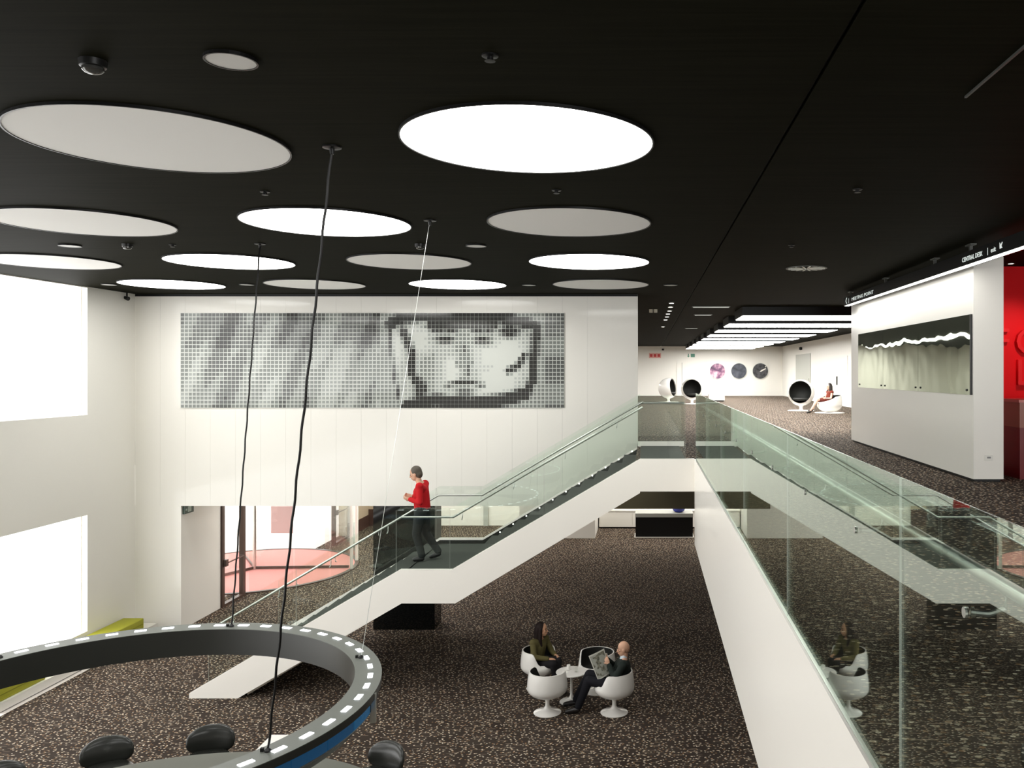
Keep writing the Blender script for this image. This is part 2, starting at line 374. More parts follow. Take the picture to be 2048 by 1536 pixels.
for (px, py), w_ in zip(((186, 121), (255, 488), (840, 488)), ('nearest the camera at upper left', 'under the second row at the left', 'beside a cable mount in the middle')):
    Y = 1.72*F/(745-py); q = at(px, py, Y)
    t = thing('smoke_detector', 'black domed ceiling detector ' + w_, 'detector', (q.x, Y, ZL), 0, 'black ceiling detectors')
    obj('base', lathe(nb(), [(0, ZL), (.07, ZL), (.066, ZL-.035), (.055, ZL-.04), (0, ZL-.04)], 24, center=(q.x, Y)), M['black'], t, smooth=True)
    obj('lens', lathe(nb(), [(.055, ZL-.04), (.054, ZL-.055), (.04, ZL-.068), (.02, ZL-.074), (0, ZL-.076)], 24, center=(q.x, Y)), mat('dark_lens', (.10, .10, .095), .12, .6), t, smooth=True)
for (px, py), w_ in zip(((980, 110), (530, 383), (345, 489), (1113, 380), (1715, 378), (1583, 490)), ('above the largest bright panel', 'left of the first cable mount', 'near the left speaker', 'below the largest bright panel', 'in the dark right bay', 'over the gallery beside the round vent')):
    Y = 1.72*F/(745-py); q = at(px, py, Y)
    tag(obj('sprinkler', lathe(nb(), [(0, ZL), (.045, ZL), (.045, ZL-.008), (.018, ZL-.012), (.018, ZL-.03), (.03, ZL-.034), (0, ZL-.036)], 20, center=(q.x, Y)), M['black'], None, smooth=True),
        'tiny black ceiling sprinkler ' + w_, 'sprinkler', 'black ceiling sprinklers')
# round perforated vent in the gallery ceiling
q = at(1613, 536, 13.9)
v = thing('round_vent', 'round silver swirl vent in the dark gallery ceiling', 'vent', (q.x, 13.9, ZL))
obj('rim', lathe(nb(), [(.30, ZL-.012), (.335, ZL-.012), (.335, ZL), (.30, ZL)], 40, center=(q.x, 13.9), closed_prof=True), M['ringgrey'], v)
for k in range(16):
    b = nb(); box(b, .06, .30, -.012, .012, ZL-.018, ZL-.004); b.transform(Matrix.Translation((q.x, 13.9, 0)) @ Matrix.Rotation(2*PI*k/16, 4, 'Z'))
    obj('blade', b, M['steel'], v)
# far gallery light boxes
ORD = ['nearest', 'second', 'third', 'fourth', 'fifth', 'sixth', 'seventh', 'eighth', 'farthest']
for k in range(9):
    y0 = 22.1+3.68*k
    t = thing('ceiling_light_box', ORD[k]+' of the wide glowing light boxes along the far gallery ceiling', 'light box', (4.6, y0+1, ZL), 0, 'light boxes in the far gallery')
    obj('housing', bx(2.53, 6.73, y0, y0+1.85, 7.14, ZL), M['black'], t)
    obj('diffuser', bx(2.56, 6.70, y0+.03, y0+1.82, 7.125, 7.14), M['box'], t)
for k, (px, py) in enumerate(((1343, 604), (1341, 612), (1339, 620), (1336, 626), (1334, 632), (1331, 638), (1326, 652))):
    Y = 1.72*F/(745-py); q = at(px, py, Y)
    t = thing('spot_downlight', 'tiny bright downlight in the corridor ceiling, number %s from the front of its line' % ['one', 'two', 'three', 'four', 'five', 'six', 'seven'][k], 'downlight', (q.x, Y, ZL), 0, 'corridor downlight line')
    obj('housing', disc(nb(), (q.x, Y), .08, ZL-.03, ZL, 16), M['ringgrey'], t); obj('lens', disc(nb(), (q.x, Y), .055, ZL-.036, ZL-.03, 16), emis('spot_lens', (1, .95, .85), 4), t)
for k, (x0, x1, py, w_) in enumerate(((1384, 1460, 613, 'nearest the stairs'), (1388, 1424, 629, 'behind the first slot'), (1370, 1396, 656, 'farthest along the corridor'))):
    Y = 1.72*F/(745-py); a, b = at(x0, py, Y).x, at(x1, py, Y).x
    t = thing('slot_vent', 'long silver slot vent in the corridor ceiling ' + w_, 'vent', ((a+b)/2, Y, ZL))
    obj('frame', bx(a, b, Y-.12, Y+.12, ZL-.015, ZL), M['ringgrey'], t)
    for dy in (-.07, 0, .07): obj('slat', bx(a+.03, b-.03, Y+dy-.012, Y+dy+.012, ZL-.03, ZL-.015), M['steel'], t)
for k, px in enumerate((1302, 1311)):
    q = at(px, 620, 23)
    t = thing('track_spot', 'small pale can spotlight hanging in the corridor, ' + ('left' if k == 0 else 'right') + ' of the pair', 'spotlight', (q.x, 23, ZL))
    obj('stem', bx(q.x-.012, q.x+.012, 22.99, 23.01, q.z+.06, ZL), M['black'], t)
    obj('can', lathe(nb(), [(0, q.z-.06), (.05, q.z-.07), (.055, q.z+.06), (0, q.z+.07)], 16, center=(q.x, 23)), mat('can_white', (.6, .58, .5), .4), t, smooth=True)
# corner camera
t = thing('security_camera', 'small dark camera on a bracket in the ceiling corner at left', 'camera', (-11, 18.2, ZL))
q = at(254, 597, 18.2)
obj('stem', bx(q.x-.012, q.x+.012, 18.19, 18.21, q.z, ZL), M['black'], t)
b = nb(); tube(b, [(q.x-.10, 18.2, q.z+.04), (q.x+.06, 18.15, q.z-.01)], [.03, .045], 12); obj('body', b, M['black'], t, smooth=True)
b = nb(); tube(b, [(q.x-.05, 18.2, ZL), (q.x-.13, 18.2, q.z+.02)], .007, 8); obj('brace', b, M['steel'], t)

# ================================================================== MURAL
mu = thing('mural', 'wide black and white halftone mural of a helmeted face on the back wall', 'mural', (-4.6, YB, 5.9))
ux0, ux1, uz0, uz1 = at(362, 0, YB).x, at(1129, 0, YB).x, at(0, 816, YB).z, at(0, 626, YB).z
mbk = mat('mural_glass', (.60, .62, .58), .06, spec=.4)
obj('backing', bx(ux0, ux1, YB-.02, YB-.001, uz0, uz1), mbk, mu)
def seg(p, a, b):
    ax, ay = a; bx_, by = b; dx, dy = bx_-ax, by-ay; L2 = dx*dx+dy*dy
    t_ = max(0, min(1, ((p[0]-ax)*dx+(p[1]-ay)*dy)/L2)) if L2 else 0
    return math.hypot(p[0]-ax-t_*dx, p[1]-ay-t_*dy)
def stroke(p, pts, w_, soft=14):
    d = min(seg(p, a, b) for a, b in zip(pts, pts[1:])); return max(0, min(1, (w_+soft-d)/soft))
def blob(p, c, r, soft=.5):
    d = math.hypot((p[0]-c[0])/r[0], (p[1]-c[1])/r[1]); return max(0, min(1, (1+soft-d)/soft*.5 if d > 1-soft else 1))
def darkness(px, py):
    p = (px, py); u = (px-362)/767
    d = .58+.13*math.sin(px*.045)+.10*math.sin(px*.11+py*.05)
    if px < 760:
        d += .14*(1 if py < 700 else -.05)
        d -= .16*max(0, min(1, (px-480)/220))*(1 if py > 690 else .3)
        return d
    if px > 1090: return .62+.1*math.sin(py*.07)
    # inside of the visor
    inside = 782 < px < 1075 and 640 < py < 808
    d = .42 if inside else .48
    if inside:
        d = .36+.10*math.sin(px*.09)
        for c, r in (((1005, 715), (42, 46)), ((845, 680), (22, 26)), ((795, 690), (12, 40)), ((990, 770), (30, 22)), ((905, 740), (14, 24))): d -= .42*blob(p, c, r)
        for c, r in (((890, 679), (26, 11)), ((965, 679), (22, 12))): d = max(d, .88*blob(p, c, r, .6))
        d = max(d, .80*stroke(p, [(862, 664), (890, 659), (912, 664)], 2, 7), .80*stroke(p, [(944, 664), (968, 659), (988, 665)], 2, 7), .55*blob(p, (928, 690), (14, 26)))
        d = max(d, .72*stroke(p, [(932, 690), (935, 750)], 2, 8), .8*stroke(p, [(917, 728), (919, 730)], 2, 7), .7*stroke(p, [(945, 727), (946, 729)], 1, 6))
        d = max(d, .9*stroke(p, [(893, 770), (930, 764), (966, 770)], 1.5, 6), .75*blob(p, (930, 785), (24, 10)))
        d = max(d, .9*stroke(p, [(1018, 742), (1036, 732), (1050, 712)], 4, 7))
        d = max(d, .9*blob(p, (1020, 662), (26, 16)))
        d = max(d, .9*stroke(p, [(806, 660), (824, 705), (822, 740), (836, 770)], 5, 8), .85*blob(p, (842, 778), (18, 28)))
    d = max(d, stroke(p, [(782, 648), (800, 636), (850, 632), (930, 630), (1010, 636), (1068, 650)], 9, 7))
    d = max(d, .95*stroke(p, [(860, 650), (930, 648), (990, 648)], 5, 8))
    d = max(d, stroke(p, [(1072, 652), (1070, 700), (1066, 760), (1050, 788)], 6, 7))
    d = max(d, stroke(p, [(1050, 788), (1010, 800), (940, 808), (870, 800), (815, 812)], 10, 8))
    d = max(d, .8*stroke(p, [(779, 652), (786, 740), (800, 800)], 2, 5))
    return d
GREY = [(.46, .48, .46), (.33, .35, .33), (.20, .215, .20), (.10, .105, .10), (.035, .035, .033)]
dm = [mat('halftone_grey_%d' % k, c, .08, spec=.4) for k, c in enumerate(GREY)]
bm = nb(); NCOL, NROW = 98, 24
for i in range(NCOL):
    for j in range(NROW):
        px = 362+767*(i+.5)/NCOL; py = 626+190*(j+.5)/NROW; d = max(0, min(1, darkness(px, py)))
        if d < .05: continue
        cx = ux0+(ux1-ux0)*(i+.5)/NCOL; cz = uz1-(uz1-uz0)*(j+.5)/NROW
        h = (ux1-ux0)/NCOL*(.27+.21*d)
        for f in box(bm, cx-h, cx+h, YB-.024, YB-.02, cz-h, cz+h): f.material_index = min(4, int(d*5))
obj('halftone_dots', bm, dm, mu, kind='stuff')

# ================================================================== STAIRCASE
def zt(X):           # top line of the stringers
    if X <= -4.265: return 2.226+(X+4.265)*.587
    if X <= -3.363: return 2.226
    if X <= -.095: return 2.226+(X+3.363)*(4.15-2.226)/(3.363-.095)
    return 4.15
st = thing('staircase', 'wide white staircase with a half landing climbing to the gallery', 'staircase', (-4, 16, 0))
SP = [(-7.914, 0), (-7.914, .085), (-4.265, 2.226), (-3.363, 2.226), (-.095, 4.15), (-.095, 3.56), (-3.30, 1.645), (-4.23, 1.645), (-7.07, 0)]
bm = nb(); prism(bm, SP, YS, YS+.10); bmesh.ops.recalc_face_normals(bm, faces=bm.faces); obj('stringer', bm, M['gloss'], st)
bm = nb(); prism(bm, SP, YT-.08, YT+.02); bmesh.ops.recalc_face_normals(bm, faces=bm.faces); obj('stringer', bm, M['gloss'], st)
SK = [(-7.7, .10), (-4.25, 2.19), (-3.36, 2.19), (-.10, 4.11), (-.10, 3.9), (-3.36, 2.0), (-4.25, 2.0), (-7.6, .02)]
bm = nb(); prism(bm, SK, YT-.095, YT-.08); bmesh.ops.recalc_face_normals(bm, faces=bm.faces); obj('skirting', bm, M['skirt'], st)
bm = nb(); prism(bm, [(-.12, 3.62), (-3.33, 1.69), (-4.22, 1.69), (-6.95, .06), (-6.95, .02), (-4.22, 1.65), (-3.31, 1.65), (-.10, 3.58)], YS+.10, YT-.08); bmesh.ops.recalc_face_normals(bm, faces=bm.faces)
obj('soffit', bm, M['white'], st)
ZLAND = 2.12
nl, nu = 13, 12
for i in range(nl):
    x0 = -7.62+i*(7.62-4.265)/nl; z = (i+1)*ZLAND/nl
    obj('step', bx(x0, x0+.285, YS+.10, YT-.095, max(0, z-.22), z), M['dark'], st)
obj('landing', bx(-4.265, -3.163, YS+.10, YT-.095, 1.72, ZLAND), M['dark'], st)
for i in range(nu-1):
    x0 = -3.363+.2+i*(3.363-.095)/nu; z = ZLAND+(i+1)*(ZU-ZLAND)/nu
    obj('step', bx(x0, x0+.30, YS+.10, YT-.095, z-.22, z), M['dark'], st)
    s = nb(); lathe(s, [(0, 0), (.015, 0), (.012, .006), (0, .008)], 12); s.transform(Matrix.Translation((x0+.16, YT-.095, z+.07)) @ Matrix.Rotation(PI/2, 4, 'X'))
    obj('step_light', s, emis('step_lens', (1, 1, .92), 3), st)
obj('top_landing', bx(-.095, .70, YS+.12, YT, ZU, ZU+.006), M['dark'], st)
def glass_panel(bm):
    for f in bm.faces: f.material_index = 0
def rail_side(name, lab, y, off, first_top):
    t = thing(name, lab, 'balustrade', (-4, y, 2))
    def panel(xs):
        lo = [(x, zt(x)) for x in xs]; hi = [(x, zt(x)+1.07) for x in reversed(xs)]
        bm = nb(); fs = prism(bm, lo+hi, y-.008, y+.008); bmesh.ops.recalc_face_normals(bm, faces=bm.faces)
        for k, f in enumerate(fs): f.material_index = 0 if k < 2 else 1
        return obj('glass_panel', bm, [M['glass'], M['edge']], t)
    for xs in ((-7.6, -6.08), (-6.07, -4.34), (-4.33, -4.265, -3.41), (-3.40, -3.363, -1.77), (-1.76, -.11)): panel(list(xs))
    pr = nb(); pts = [(x, y+off, zt(x)+.895) for x in (-7.5, -6, -4.265, -3.363, -1.8, -.05)]
    tube(pr, pts, .020, 12); obj('handrail', pr, M['steel'], t, smooth=True)
    for x in (-7.2, -6.4, -5.5, -4.5, -3.2, -2.3, -1.4, -.5):
        b = nb(); tube(b, [(x, y+off, zt(x)+.875), (x, y+off, zt(x)+.80), (x, y+off*.5, zt(x)+.765), (x, y, zt(x)+.765)], .008, 8); obj('bracket', b, M['steel'], t, smooth=True)
    return t
tn = rail_side('stair_balustrade', 'glass balustrade on the near side of the staircase', YS+.05, .075, 0)
obj('glass_panel', (lambda b: (box(b, -.10, .70, YS+.042, YS+.058, 4.15, 5.22), b)[1])(nb()), M['glass'], tn)
tf = rail_side('stair_balustrade', 'glass balustrade on the far side of the staircase by the back wall', YT-.03, -.075, 0)
t = thing('landing_balustrade', 'short glass balustrade with a pale kerb across the top landing', 'balustrade', (.3, YT, ZU))
obj('kerb', bx(-.16, .80, YT, YT+.10, ZU, ZU+.10), M['gloss'], t)
obj('glass_panel', bx(-.16, .80, YT+.04, YT+.056, ZU+.10, 5.18), M['glass'], t)
b = nb(); tube(b, [(-.15, YT-.05, 5.02), (.80, YT-.05, 5.02)], .02, 12); obj('handrail', b, M['steel'], t, smooth=True)
# long gallery balustrade
t = thing('gallery_balustrade', 'long green glass balustrade with a steel handrail along the gallery edge', 'balustrade', (.91, 6, 4.15))
YJ = [-1.71, .59, 2.89, 5.19, 7.49, 9.79, 12.09, 14.60]
for a, b in zip(YJ, YJ[1:]):
    bm = nb(); fs = box(bm, .868, .876, a+.001, b-.001, 4.12, 5.292)
    for k, f in enumerate(fs): f.material_index = 0 if k in (3, 5) else 1
    p = obj('glass_panel', bm, [M['gglass'], M['edge']], t)
    for yy in (a+.60, b-.60):
        bb = nb(); tube(bb, [(.880, yy, 5.0), (.93, yy, 4.995), (.975, yy, 5.01), (.98, yy, 5.055)], .008, 8); obj('bracket', bb, M['steel'], p, smooth=True)
        bb = nb(); lathe(bb, [(0, 0), (.015, 0), (.015, .006), (0, .006)], 14); bb.transform(Matrix.Translation((.868, yy, 5.0)) @ Matrix.Rotation(-PI/2, 4, 'Y')); obj('disc_fixing', bb, M['steel'], p)
b = nb(); tube(b, [(.98, -1.7, 5.066), (.98, 14.55, 5.066)], .021, 14); obj('handrail', b, M['steel'], t, smooth=True)
obj('channel', bx(.864, .884, -1.7, 14.6, 4.15, 4.156), M['steel'], t)

# ================================================================== RING PENDANT
RC, ZR = (-5.06, 8.06), ZC-3.105
rp = thing('ring_pendant', 'huge charcoal ring hung on cables with white lights on top and blue screens outside', 'pendant', (RC[0], RC[1], ZR))
RO, RI = 2.43, 2.165
obj('ring_body', lathe(nb(), [(RI, ZR-.006), (RO, ZR-.006), (RO, ZR-.075), (2.38, ZR-.085), (2.38, ZR-.195), (2.39, ZR-.21), (2.30, ZR-.31), (RI, ZR-.31)], 160, center=RC, closed_prof=True), mat('black_ring_metal', (.022, .023, .020), .32), rp, smooth=25)
obj('top_plate', lathe(nb(), [(RI, ZR-.006), (RO, ZR-.006), (RO, ZR), (RI, ZR)], 160, center=RC, closed_prof=True), mat('ring_top_metal', (.135, .145, .128), .42), rp, smooth=25)
for k in range(50):
    a = math.radians(7.2*k+.5); b = nb(); box(b, 2.293, 2.343, -.062, .062, 0, .006)
    b.transform(Matrix.Translation((RC[0], RC[1], ZR)) @ Matrix.Rotation(a, 4, 'Z')); obj('led_light', b, M['led'], rp)
for k in range(36):
    a0, a1 = math.radians(10*k-7+.15), math.radians(10*k+3-.15)
    if 10*k % 360 in (10, 20): m_ = M['black']
    else: m_ = M['scr'][random.choice([0, 0, 1, 2, 3, 1])]
    obj('screen_panel', lathe(nb(), [(2.382, ZR-.190), (2.398, ZR-.190), (2.398, ZR-.098), (2.382, ZR-.098)], 5, a0, a1, RC, True), m_, rp)
b = nb(); box(b, 2.385, 2.44, -.02, .02, ZR-.30-ZR, -.02); b.transform(Matrix.Translation((RC[0], RC[1], ZR)) @ Matrix.Rotation(math.radians(4), 4, 'Z')); obj('end_strip', b, M['steel'], rp)
for k in range(6):
    a = math.radians(-30+60*k); c, s = math.cos(a), math.sin(a)
    top = Vector((RC[0]+3.15*c, RC[1]+3.15*s, ZL)); bot = Vector((RC[0]+2.27*c, RC[1]+2.27*s, ZR))
    if k == 0: top = at(664, 293, 1.72*F/452)
    if k == 1: top = at(860, 440, 1.72*F/305)
    if k == 2: top = at(520, 487, 1.72*F/258)
    top.z = ZL; thin = k in (1, 3, 5)
    lab = None
    b = nb(); mid = [top.lerp(bot, q_/10) for q_ in range(11)]
    if thin: tube(b, mid, .0026, 8)
    else:
        tw = []
        for q_ in range(61):
            p = top.lerp(bot, q_/60); tw.append(p+Vector((.004*math.cos(q_*1.3), .004*math.sin(q_*1.3), 0)))
        tube(b, tw, .0105, 8)
    obj('cable', b, M['steel'] if thin else M['black'], rp, smooth=True)
    obj('canopy', lathe(nb(), [(0, ZL), (.07, ZL), (.07, ZL-.012), (.02, ZL-.02), (.014, ZL-.06), (0, ZL-.06)], 24, center=(top.x, top.y)), M['black'], rp)
    obj('anchor', lathe(nb(), [(0, ZR), (.03, ZR), (.028, ZR+.012), (.012, ZR+.03), (0, ZR+.03)], 16, center=(bot.x, bot.y)), M['black'], rp)
    hk = nb(); box(hk, bot.x-.06, bot.x-.035, bot.y-.012, bot.y+.012, ZR, ZR+.03); obj('lock_clip', hk, M['black'], rp)

# ---- ring table below
tt = thing('round_desk', 'large dark grey ring shaped desk under the hanging ring', 'desk', (RC[0], RC[1], 0))
obj('desk_top', lathe(nb(), [(1.75, .715), (2.86, .715), (2.86, .75), (1.75, .75)], 120, center=RC, closed_prof=True), mat('grey_desk_top', (.10, .105, .085), .4), tt, smooth=25)
obj('apron', lathe(nb(), [(1.95, .04), (2.0, .04), (2.0, .715), (1.95, .715)], 120, center=RC, closed_prof=True), M['black'], tt, smooth=25)
for k in range(8):
    a = 2*PI*(k+.5)/8; b = nb(); box(b, 1.9, 2.6, -.04, .04, 0, .04); box(b, 2.4, 2.46, -.03, .03, .04, .715)
    b.transform(Matrix.Translation((*RC, 0)) @ Matrix.Rotation(a, 4, 'Z')); obj('leg', b, M['ringgrey'], tt)

# ================================================================== CHAIRS
def bowl(rim, rmax, z0, th, inner, n=48, mrow=12, zcap=None):
    """open bowl: outer skin, lip and (inner) lining; rim(a) gives the lip height"""
    bm = nb()
    def ring(t_, a, off):
        zr = rim(a)
        if t_ < .5:
            u = t_/.5*PI/2; r = (rmax-off)*math.sin(u); z = z0+off+(zc-z0-off)*(1-math.cos(u))
        else:
            u = (t_-.5)/.5; r = (rmax-off)*(1-.09*u*u); z = zc+(zr-zc)*u
        return (r*math.cos(a), r*math.sin(a), z)
    zc = zcap or z0+.17
    def skin(off, ts):
        return [[bm.verts.new(ring(t_, 2*PI*i/n, off)) for i in range(n)] for t_ in ts]
    ts = [.06+.94*k/mrow for k in range(mrow+1)]
    def sew(R, flip):
        for A, B in zip(R, R[1:]):
            for i in range(n):
                q = (A[i], A[(i+1) % n], B[(i+1) % n], B[i]); bm.faces.new(q[::-1] if flip else q)
        bm.faces.new(R[0] if flip else R[0][::-1])
    if inner:
        R = skin(th+.004, ts); sew(R, True)
    else:
        Ro = skin(0, ts); Ri = skin(th, ts); sew(Ro, False); sew(Ri, True)
        for i in range(n): bm.faces.new((Ro[-1][i], Ro[-1][(i+1) % n], Ri[-1][(i+1) % n], Ri[-1][i]))
    bmesh.ops.recalc_face_normals(bm, faces=bm.faces); return bm
def cuprim(a):
    c = math.cos(a)                      # front (+x) is low
    s = max(0, min(1, (c-.30)/.42)); return .70-.21*(s*s*(3-2*s))
def cup_chair(label, loc, rz, group):
    t = thing('tub_chair', label, 'chair', loc, rz, group)
    obj('shell', bowl(cuprim, .335, .25, .022, False), M['chairwhite'], t, smooth=True, world=False)
    obj('lining', bowl(lambda a: cuprim(a)-.006, .335, .25, .022, True), M['cushion'], t, smooth=True, world=False)
    obj('seat', lathe(nb(), [(0, .345), (.24, .345), (.268, .365), (.268, .39), (.24, .41), (0, .42)], 36), M['cushion'], t, smooth=True, world=False)
    obj('pedestal', lathe(nb(), [(0, 0), (.225, 0), (.23, .008), (.20, .022), (.12, .042), (.06, .075), (.036, .12), (.032, .18), (.045, .225), (.09, .262), (0, .262)], 40), M['chairwhite'], t, smooth=True, world=False)
    return t
G = 'white tub chairs round the small table'
c1 = cup_chair('empty white tub chair with its back to the camera, left of the front pair', (-1.63, 14.04, 0), math.radians(70), G)
dup(c1, (-.52, 14.04, 0), PI, 'white tub chair that the bald man with the newspaper sits in', G)
dup(c1, (-1.90, 15.12, 0), math.radians(-35), 'white tub chair that the dark haired woman in olive sits in', G)
dup(c1, (-.86, 14.98, 0), math.radians(-125), 'empty white tub chair with black interior behind the newspaper', G)
ct = thing('side_table', 'small round white pedestal table between the tub chairs', 'table', (-1.27, 14.5, 0))
obj('table_top', lathe(nb(), [(0, .495), (.24, .495), (.265, .505), (.268, .515), (.262, .522), (0, .522)], 40), M['chairwhite'], ct, smooth=30, world=False)
obj('pedestal', lathe(nb(), [(0, 0), (.20, 0), (.205, .01), (.12, .03), (.04, .07), (.022, .13), (.02, .40), (.04, .48), (.06, .495), (0, .495)], 36), M['chairwhite'], ct, smooth=True, world=False)
cp = thing('coffee_cup', 'small white cup on the round white table', 'cup', (-1.33, 14.60, .522))
obj('cup', lathe(nb(), [(0, .008), (.025, .008), (.034, .075), (.031, .075), (.022, .016), (0, .016)], 20), M['chairwhite'], cp, smooth=True, world=False)
obj('saucer', lathe(nb(), [(0, 0), (.04, 0), (.062, .012), (.06, .014), (.03, .008), (0, .008)], 24), M['chairwhite'], cp, smooth=True, world=False)
gs = thing('drinking_glass', 'small clear glass beside the cup on the round table', 'glass', (-1.19, 14.47, .522))
obj('tumbler', lathe(nb(), [(0, 0), (.028, 0), (.032, .10), (.029, .10), (.025, .006), (0, .006)], 18), M['clear'], gs, smooth=True, world=False)
tag(obj('napkin', bx(-1.42, -1.33, 14.40, 14.48, .523, .527), M['white'], None), 'folded grey white napkin on the round white table', 'napkin')

def egg_chair(label, loc, rz, group):
    t = thing('desk_chair', label, 'chair', loc, rz, group)
    b = nb(); bmesh.ops.create_uvsphere(b, u_segments=40, v_segments=24, radius=1)
    for v in b.verts:                       # thick rounded pad, curved round the sitter and leaning back
        x, y, z = v.co; r = math.hypot(x, y, z)
        x, y, z = .08*x, .31*math.copysign(abs(y)**.85, y), .185*math.copysign(abs(z)**.85, z)
        v.co = (x-.31+1.05*y*y-.22*z, y, z+.60)
    obj('backrest', b, M['chairblack'], t, smooth=True, world=False)
    obj('seat', lathe(nb(), [(0, .40), (.20, .40), (.29, .43), (.30, .46), (.26, .49), (0, .50)], 36), M['chairblack'], t, smooth=True, world=False)
    b = nb(); tube(b, [(-.10, 0, .41), (-.28, 0, .43), (-.30, 0, .52)], .025, 10); obj('back_bracket', b, M['steel'], t, smooth=True, world=False)
    obj('column', lathe(nb(), [(0, .03), (.028, .03), (.028, .40), (0, .40)], 16), M['steel'], t, smooth=30, world=False)
    obj('foot', lathe(nb(), [(0, 0), (.22, 0), (.22, .012), (.05, .035), (0, .035)], 32), M['steel'], t, smooth=30, world=False)
    return t
def toc(x, y): return math.atan2(RC[1]-y, RC[0]-x)
G = 'black chairs round the ring desk'
SPOT = [(-5.90, 11.36, 'black rounded desk chair nearest the middle of the far desk edge'), (-7.02, 11.02, 'black rounded desk chair left of the middle one, tilted oval back'),
        (-3.50, 10.85, 'shiny black rounded desk chair at the right outside the hanging ring'), (-7.85, 10.32, 'black desk chair barely showing at the bottom left edge')]
e1 = None
for x, y, lab in SPOT:
    if e1 is None: e1 = egg_chair(lab, (x, y, 0), toc(x, y), G)
    else: dup(e1, (x, y, 0), toc(x, y), lab, G)
pb = thing('plinth_cube', 'low white plinth half hidden behind the front rim of the ring', 'plinth', (-5.35, 12.45, 0))
obj('body', bev(bx(-5.69, -5.22, 12.30, 12.86, .03, .14), .006), M['chairwhite'], pb)
obj('foot', bx(-5.65, -5.26, 12.34, 12.82, 0, .03), M['black'], pb)

# ---- ball chairs on the gallery
def ball_chair(label, loc, rz, tilt, group):
    t = thing('ball_chair', label, 'chair', loc, rz, group)
    R, th0 = .53, math.radians(61); zc = .72
    Mx = Matrix.Translation((0, 0, zc)) @ Matrix.Rotation(PI/2-tilt, 4, 'Y')
    arc = [(th0+(PI-th0)*k/22) for k in range(23)]
    pr = [(R*math.sin(a), R*math.cos(a)) for a in arc]; pi_ = [((R-.03)*math.sin(a), (R-.03)*math.cos(a)) for a in reversed(arc)]
    b = lathe(nb(), pr+pi_, 48); b.transform(Mx); obj('shell', b, M['chairwhite'], t, smooth=True, world=False)
    b = lathe(nb(), [((R-.034)*math.sin(a), (R-.034)*math.cos(a)) for a in arc if a > th0+.03], 40); b.transform(Mx); obj('lining', b, M['cushion'], t, smooth=True, world=False)
    b = lathe(nb(), [(0, -.30), (.25, -.30), (.34, -.27), (.36, -.22), (.33, -.18), (0, -.17)], 32); b.transform(Matrix.Translation((.02, 0, zc-.02))); obj('seat_cushion', b, M['cushion'], t, smooth=True, world=False)
    obj('pedestal', lathe(nb(), [(0, .02), (.12, .02), (.07, .06), (.065, .16), (.16, .24), (0, .24)], 28), M['chairwhite'], t, smooth=True, world=False)
    obj('base_plate', lathe(nb(), [(0, 0), (.52, 0), (.53, .012), (.50, .024), (0, .03)], 40), M['chairwhite'], t, smooth=30, world=False)
    return t
G = 'white ball chairs on the gallery'
q = at(1602, 0, 33.8); bc = ball_chair('white ball chair with black interior beside the seated gallery woman', (q.x, 33.8, ZU), math.radians(-108), .14, G)
q = at(1384, 0, 41); dup(bc, (q.x, 41, ZU), math.radians(-93), 'white ball chair facing the stairs, right of the far pair', G)
q = at(1337, 0, 43.5); dup(bc, (q.x, 43.5, ZU), math.radians(-22), 'white ball chair seen from the side, left of the far pair', G)
def tub(label, loc, rz):
    t = thing('lounge_tub', label, 'chair', loc, rz)
    rim = lambda a: .62-.20*max(0, math.cos(a))**.8 if math.cos(a) > 0 else .62+.06*(-math.cos(a))
    obj('shell', bowl(rim, .47, .03, .03, False, 48, 12, .30), M['chairwhite'], t, smooth=True, world=False)
    obj('lining', bowl(lambda a: rim(a)-.006, .47, .03, .03, True, 48, 12, .30), M['cushion'], t, smooth=True, world=False)
    obj('seat', lathe(nb(), [(0, .28), (.36, .28), (.40, .31), (.39, .35), (.34, .375), (0, .38)], 36), M['cushion'], t, smooth=True, world=False)
    obj('base_plate', lathe(nb(), [(0, 0), (.56, 0), (.57, .012), (.54, .024), (0, .03)], 40), M['chairwhite'], t, smooth=30, world=False)
q = at(1659, 0, 31.9); tub('low white tub seat that the gallery woman in the patterned dress sits in', (q.x, 31.9, ZU), math.radians(200))
ch = thing('lounge_bench', 'small white sloping lounge bench by the far end of the glass balustrade', 'bench', (3.8, 45, ZU))
b = nb(); prism(b, [(3.35, ZU+.06), (4.18, ZU+.06), (4.18, ZU+.80), (3.95, ZU+.80), (3.35, ZU+.38)], 44.6, 45.4); bmesh.ops.recalc_face_normals(b, faces=b.faces); obj('body', b, M['chairwhite'], ch)
obj('plinth', bx(3.40, 4.14, 44.65, 45.35, ZU, ZU+.06), M['black'], ch)

# ================================================================== GALLERY WALL FITTINGS
def picture(name, lab, px, m):
    q = at(px, 742, 55.4); t = thing(name, lab, 'picture', (q.x, 55.45, q.z), 0, 'round pictures on the far wall')
    b = lathe(nb(), [(0, 0), (.50, 0), (.50, .04), (0, .04)], 48); b.transform(Matrix.Translation((q.x, 55.5, q.z)) @ Matrix.Rotation(PI/2, 4, 'X')); obj('print', b, m, t)
    b = lathe(nb(), [(.50, 0), (.53, 0), (.53, .05), (.50, .05)], 48, closed_prof=True); b.transform(Matrix.Translation((q.x, 55.5, q.z)) @ Matrix.Rotation(PI/2, 4, 'X')); obj('frame', b, M['steel'], t)
    return t, q
m1 = mat('nebula_print', (.2, .1, .2), .3); N_, L_, b_ = nodes(m1)
L_.new(ramp(m1, noise(m1, coords(m1, (1, 1, 1)), 2.6, 6), [(.30, (.015, .012, .03)), (.46, (.16, .06, .14)), (.57, (.50, .26, .36)), (.68, (.9, .72, .72))]), b_.inputs['Base Color'])
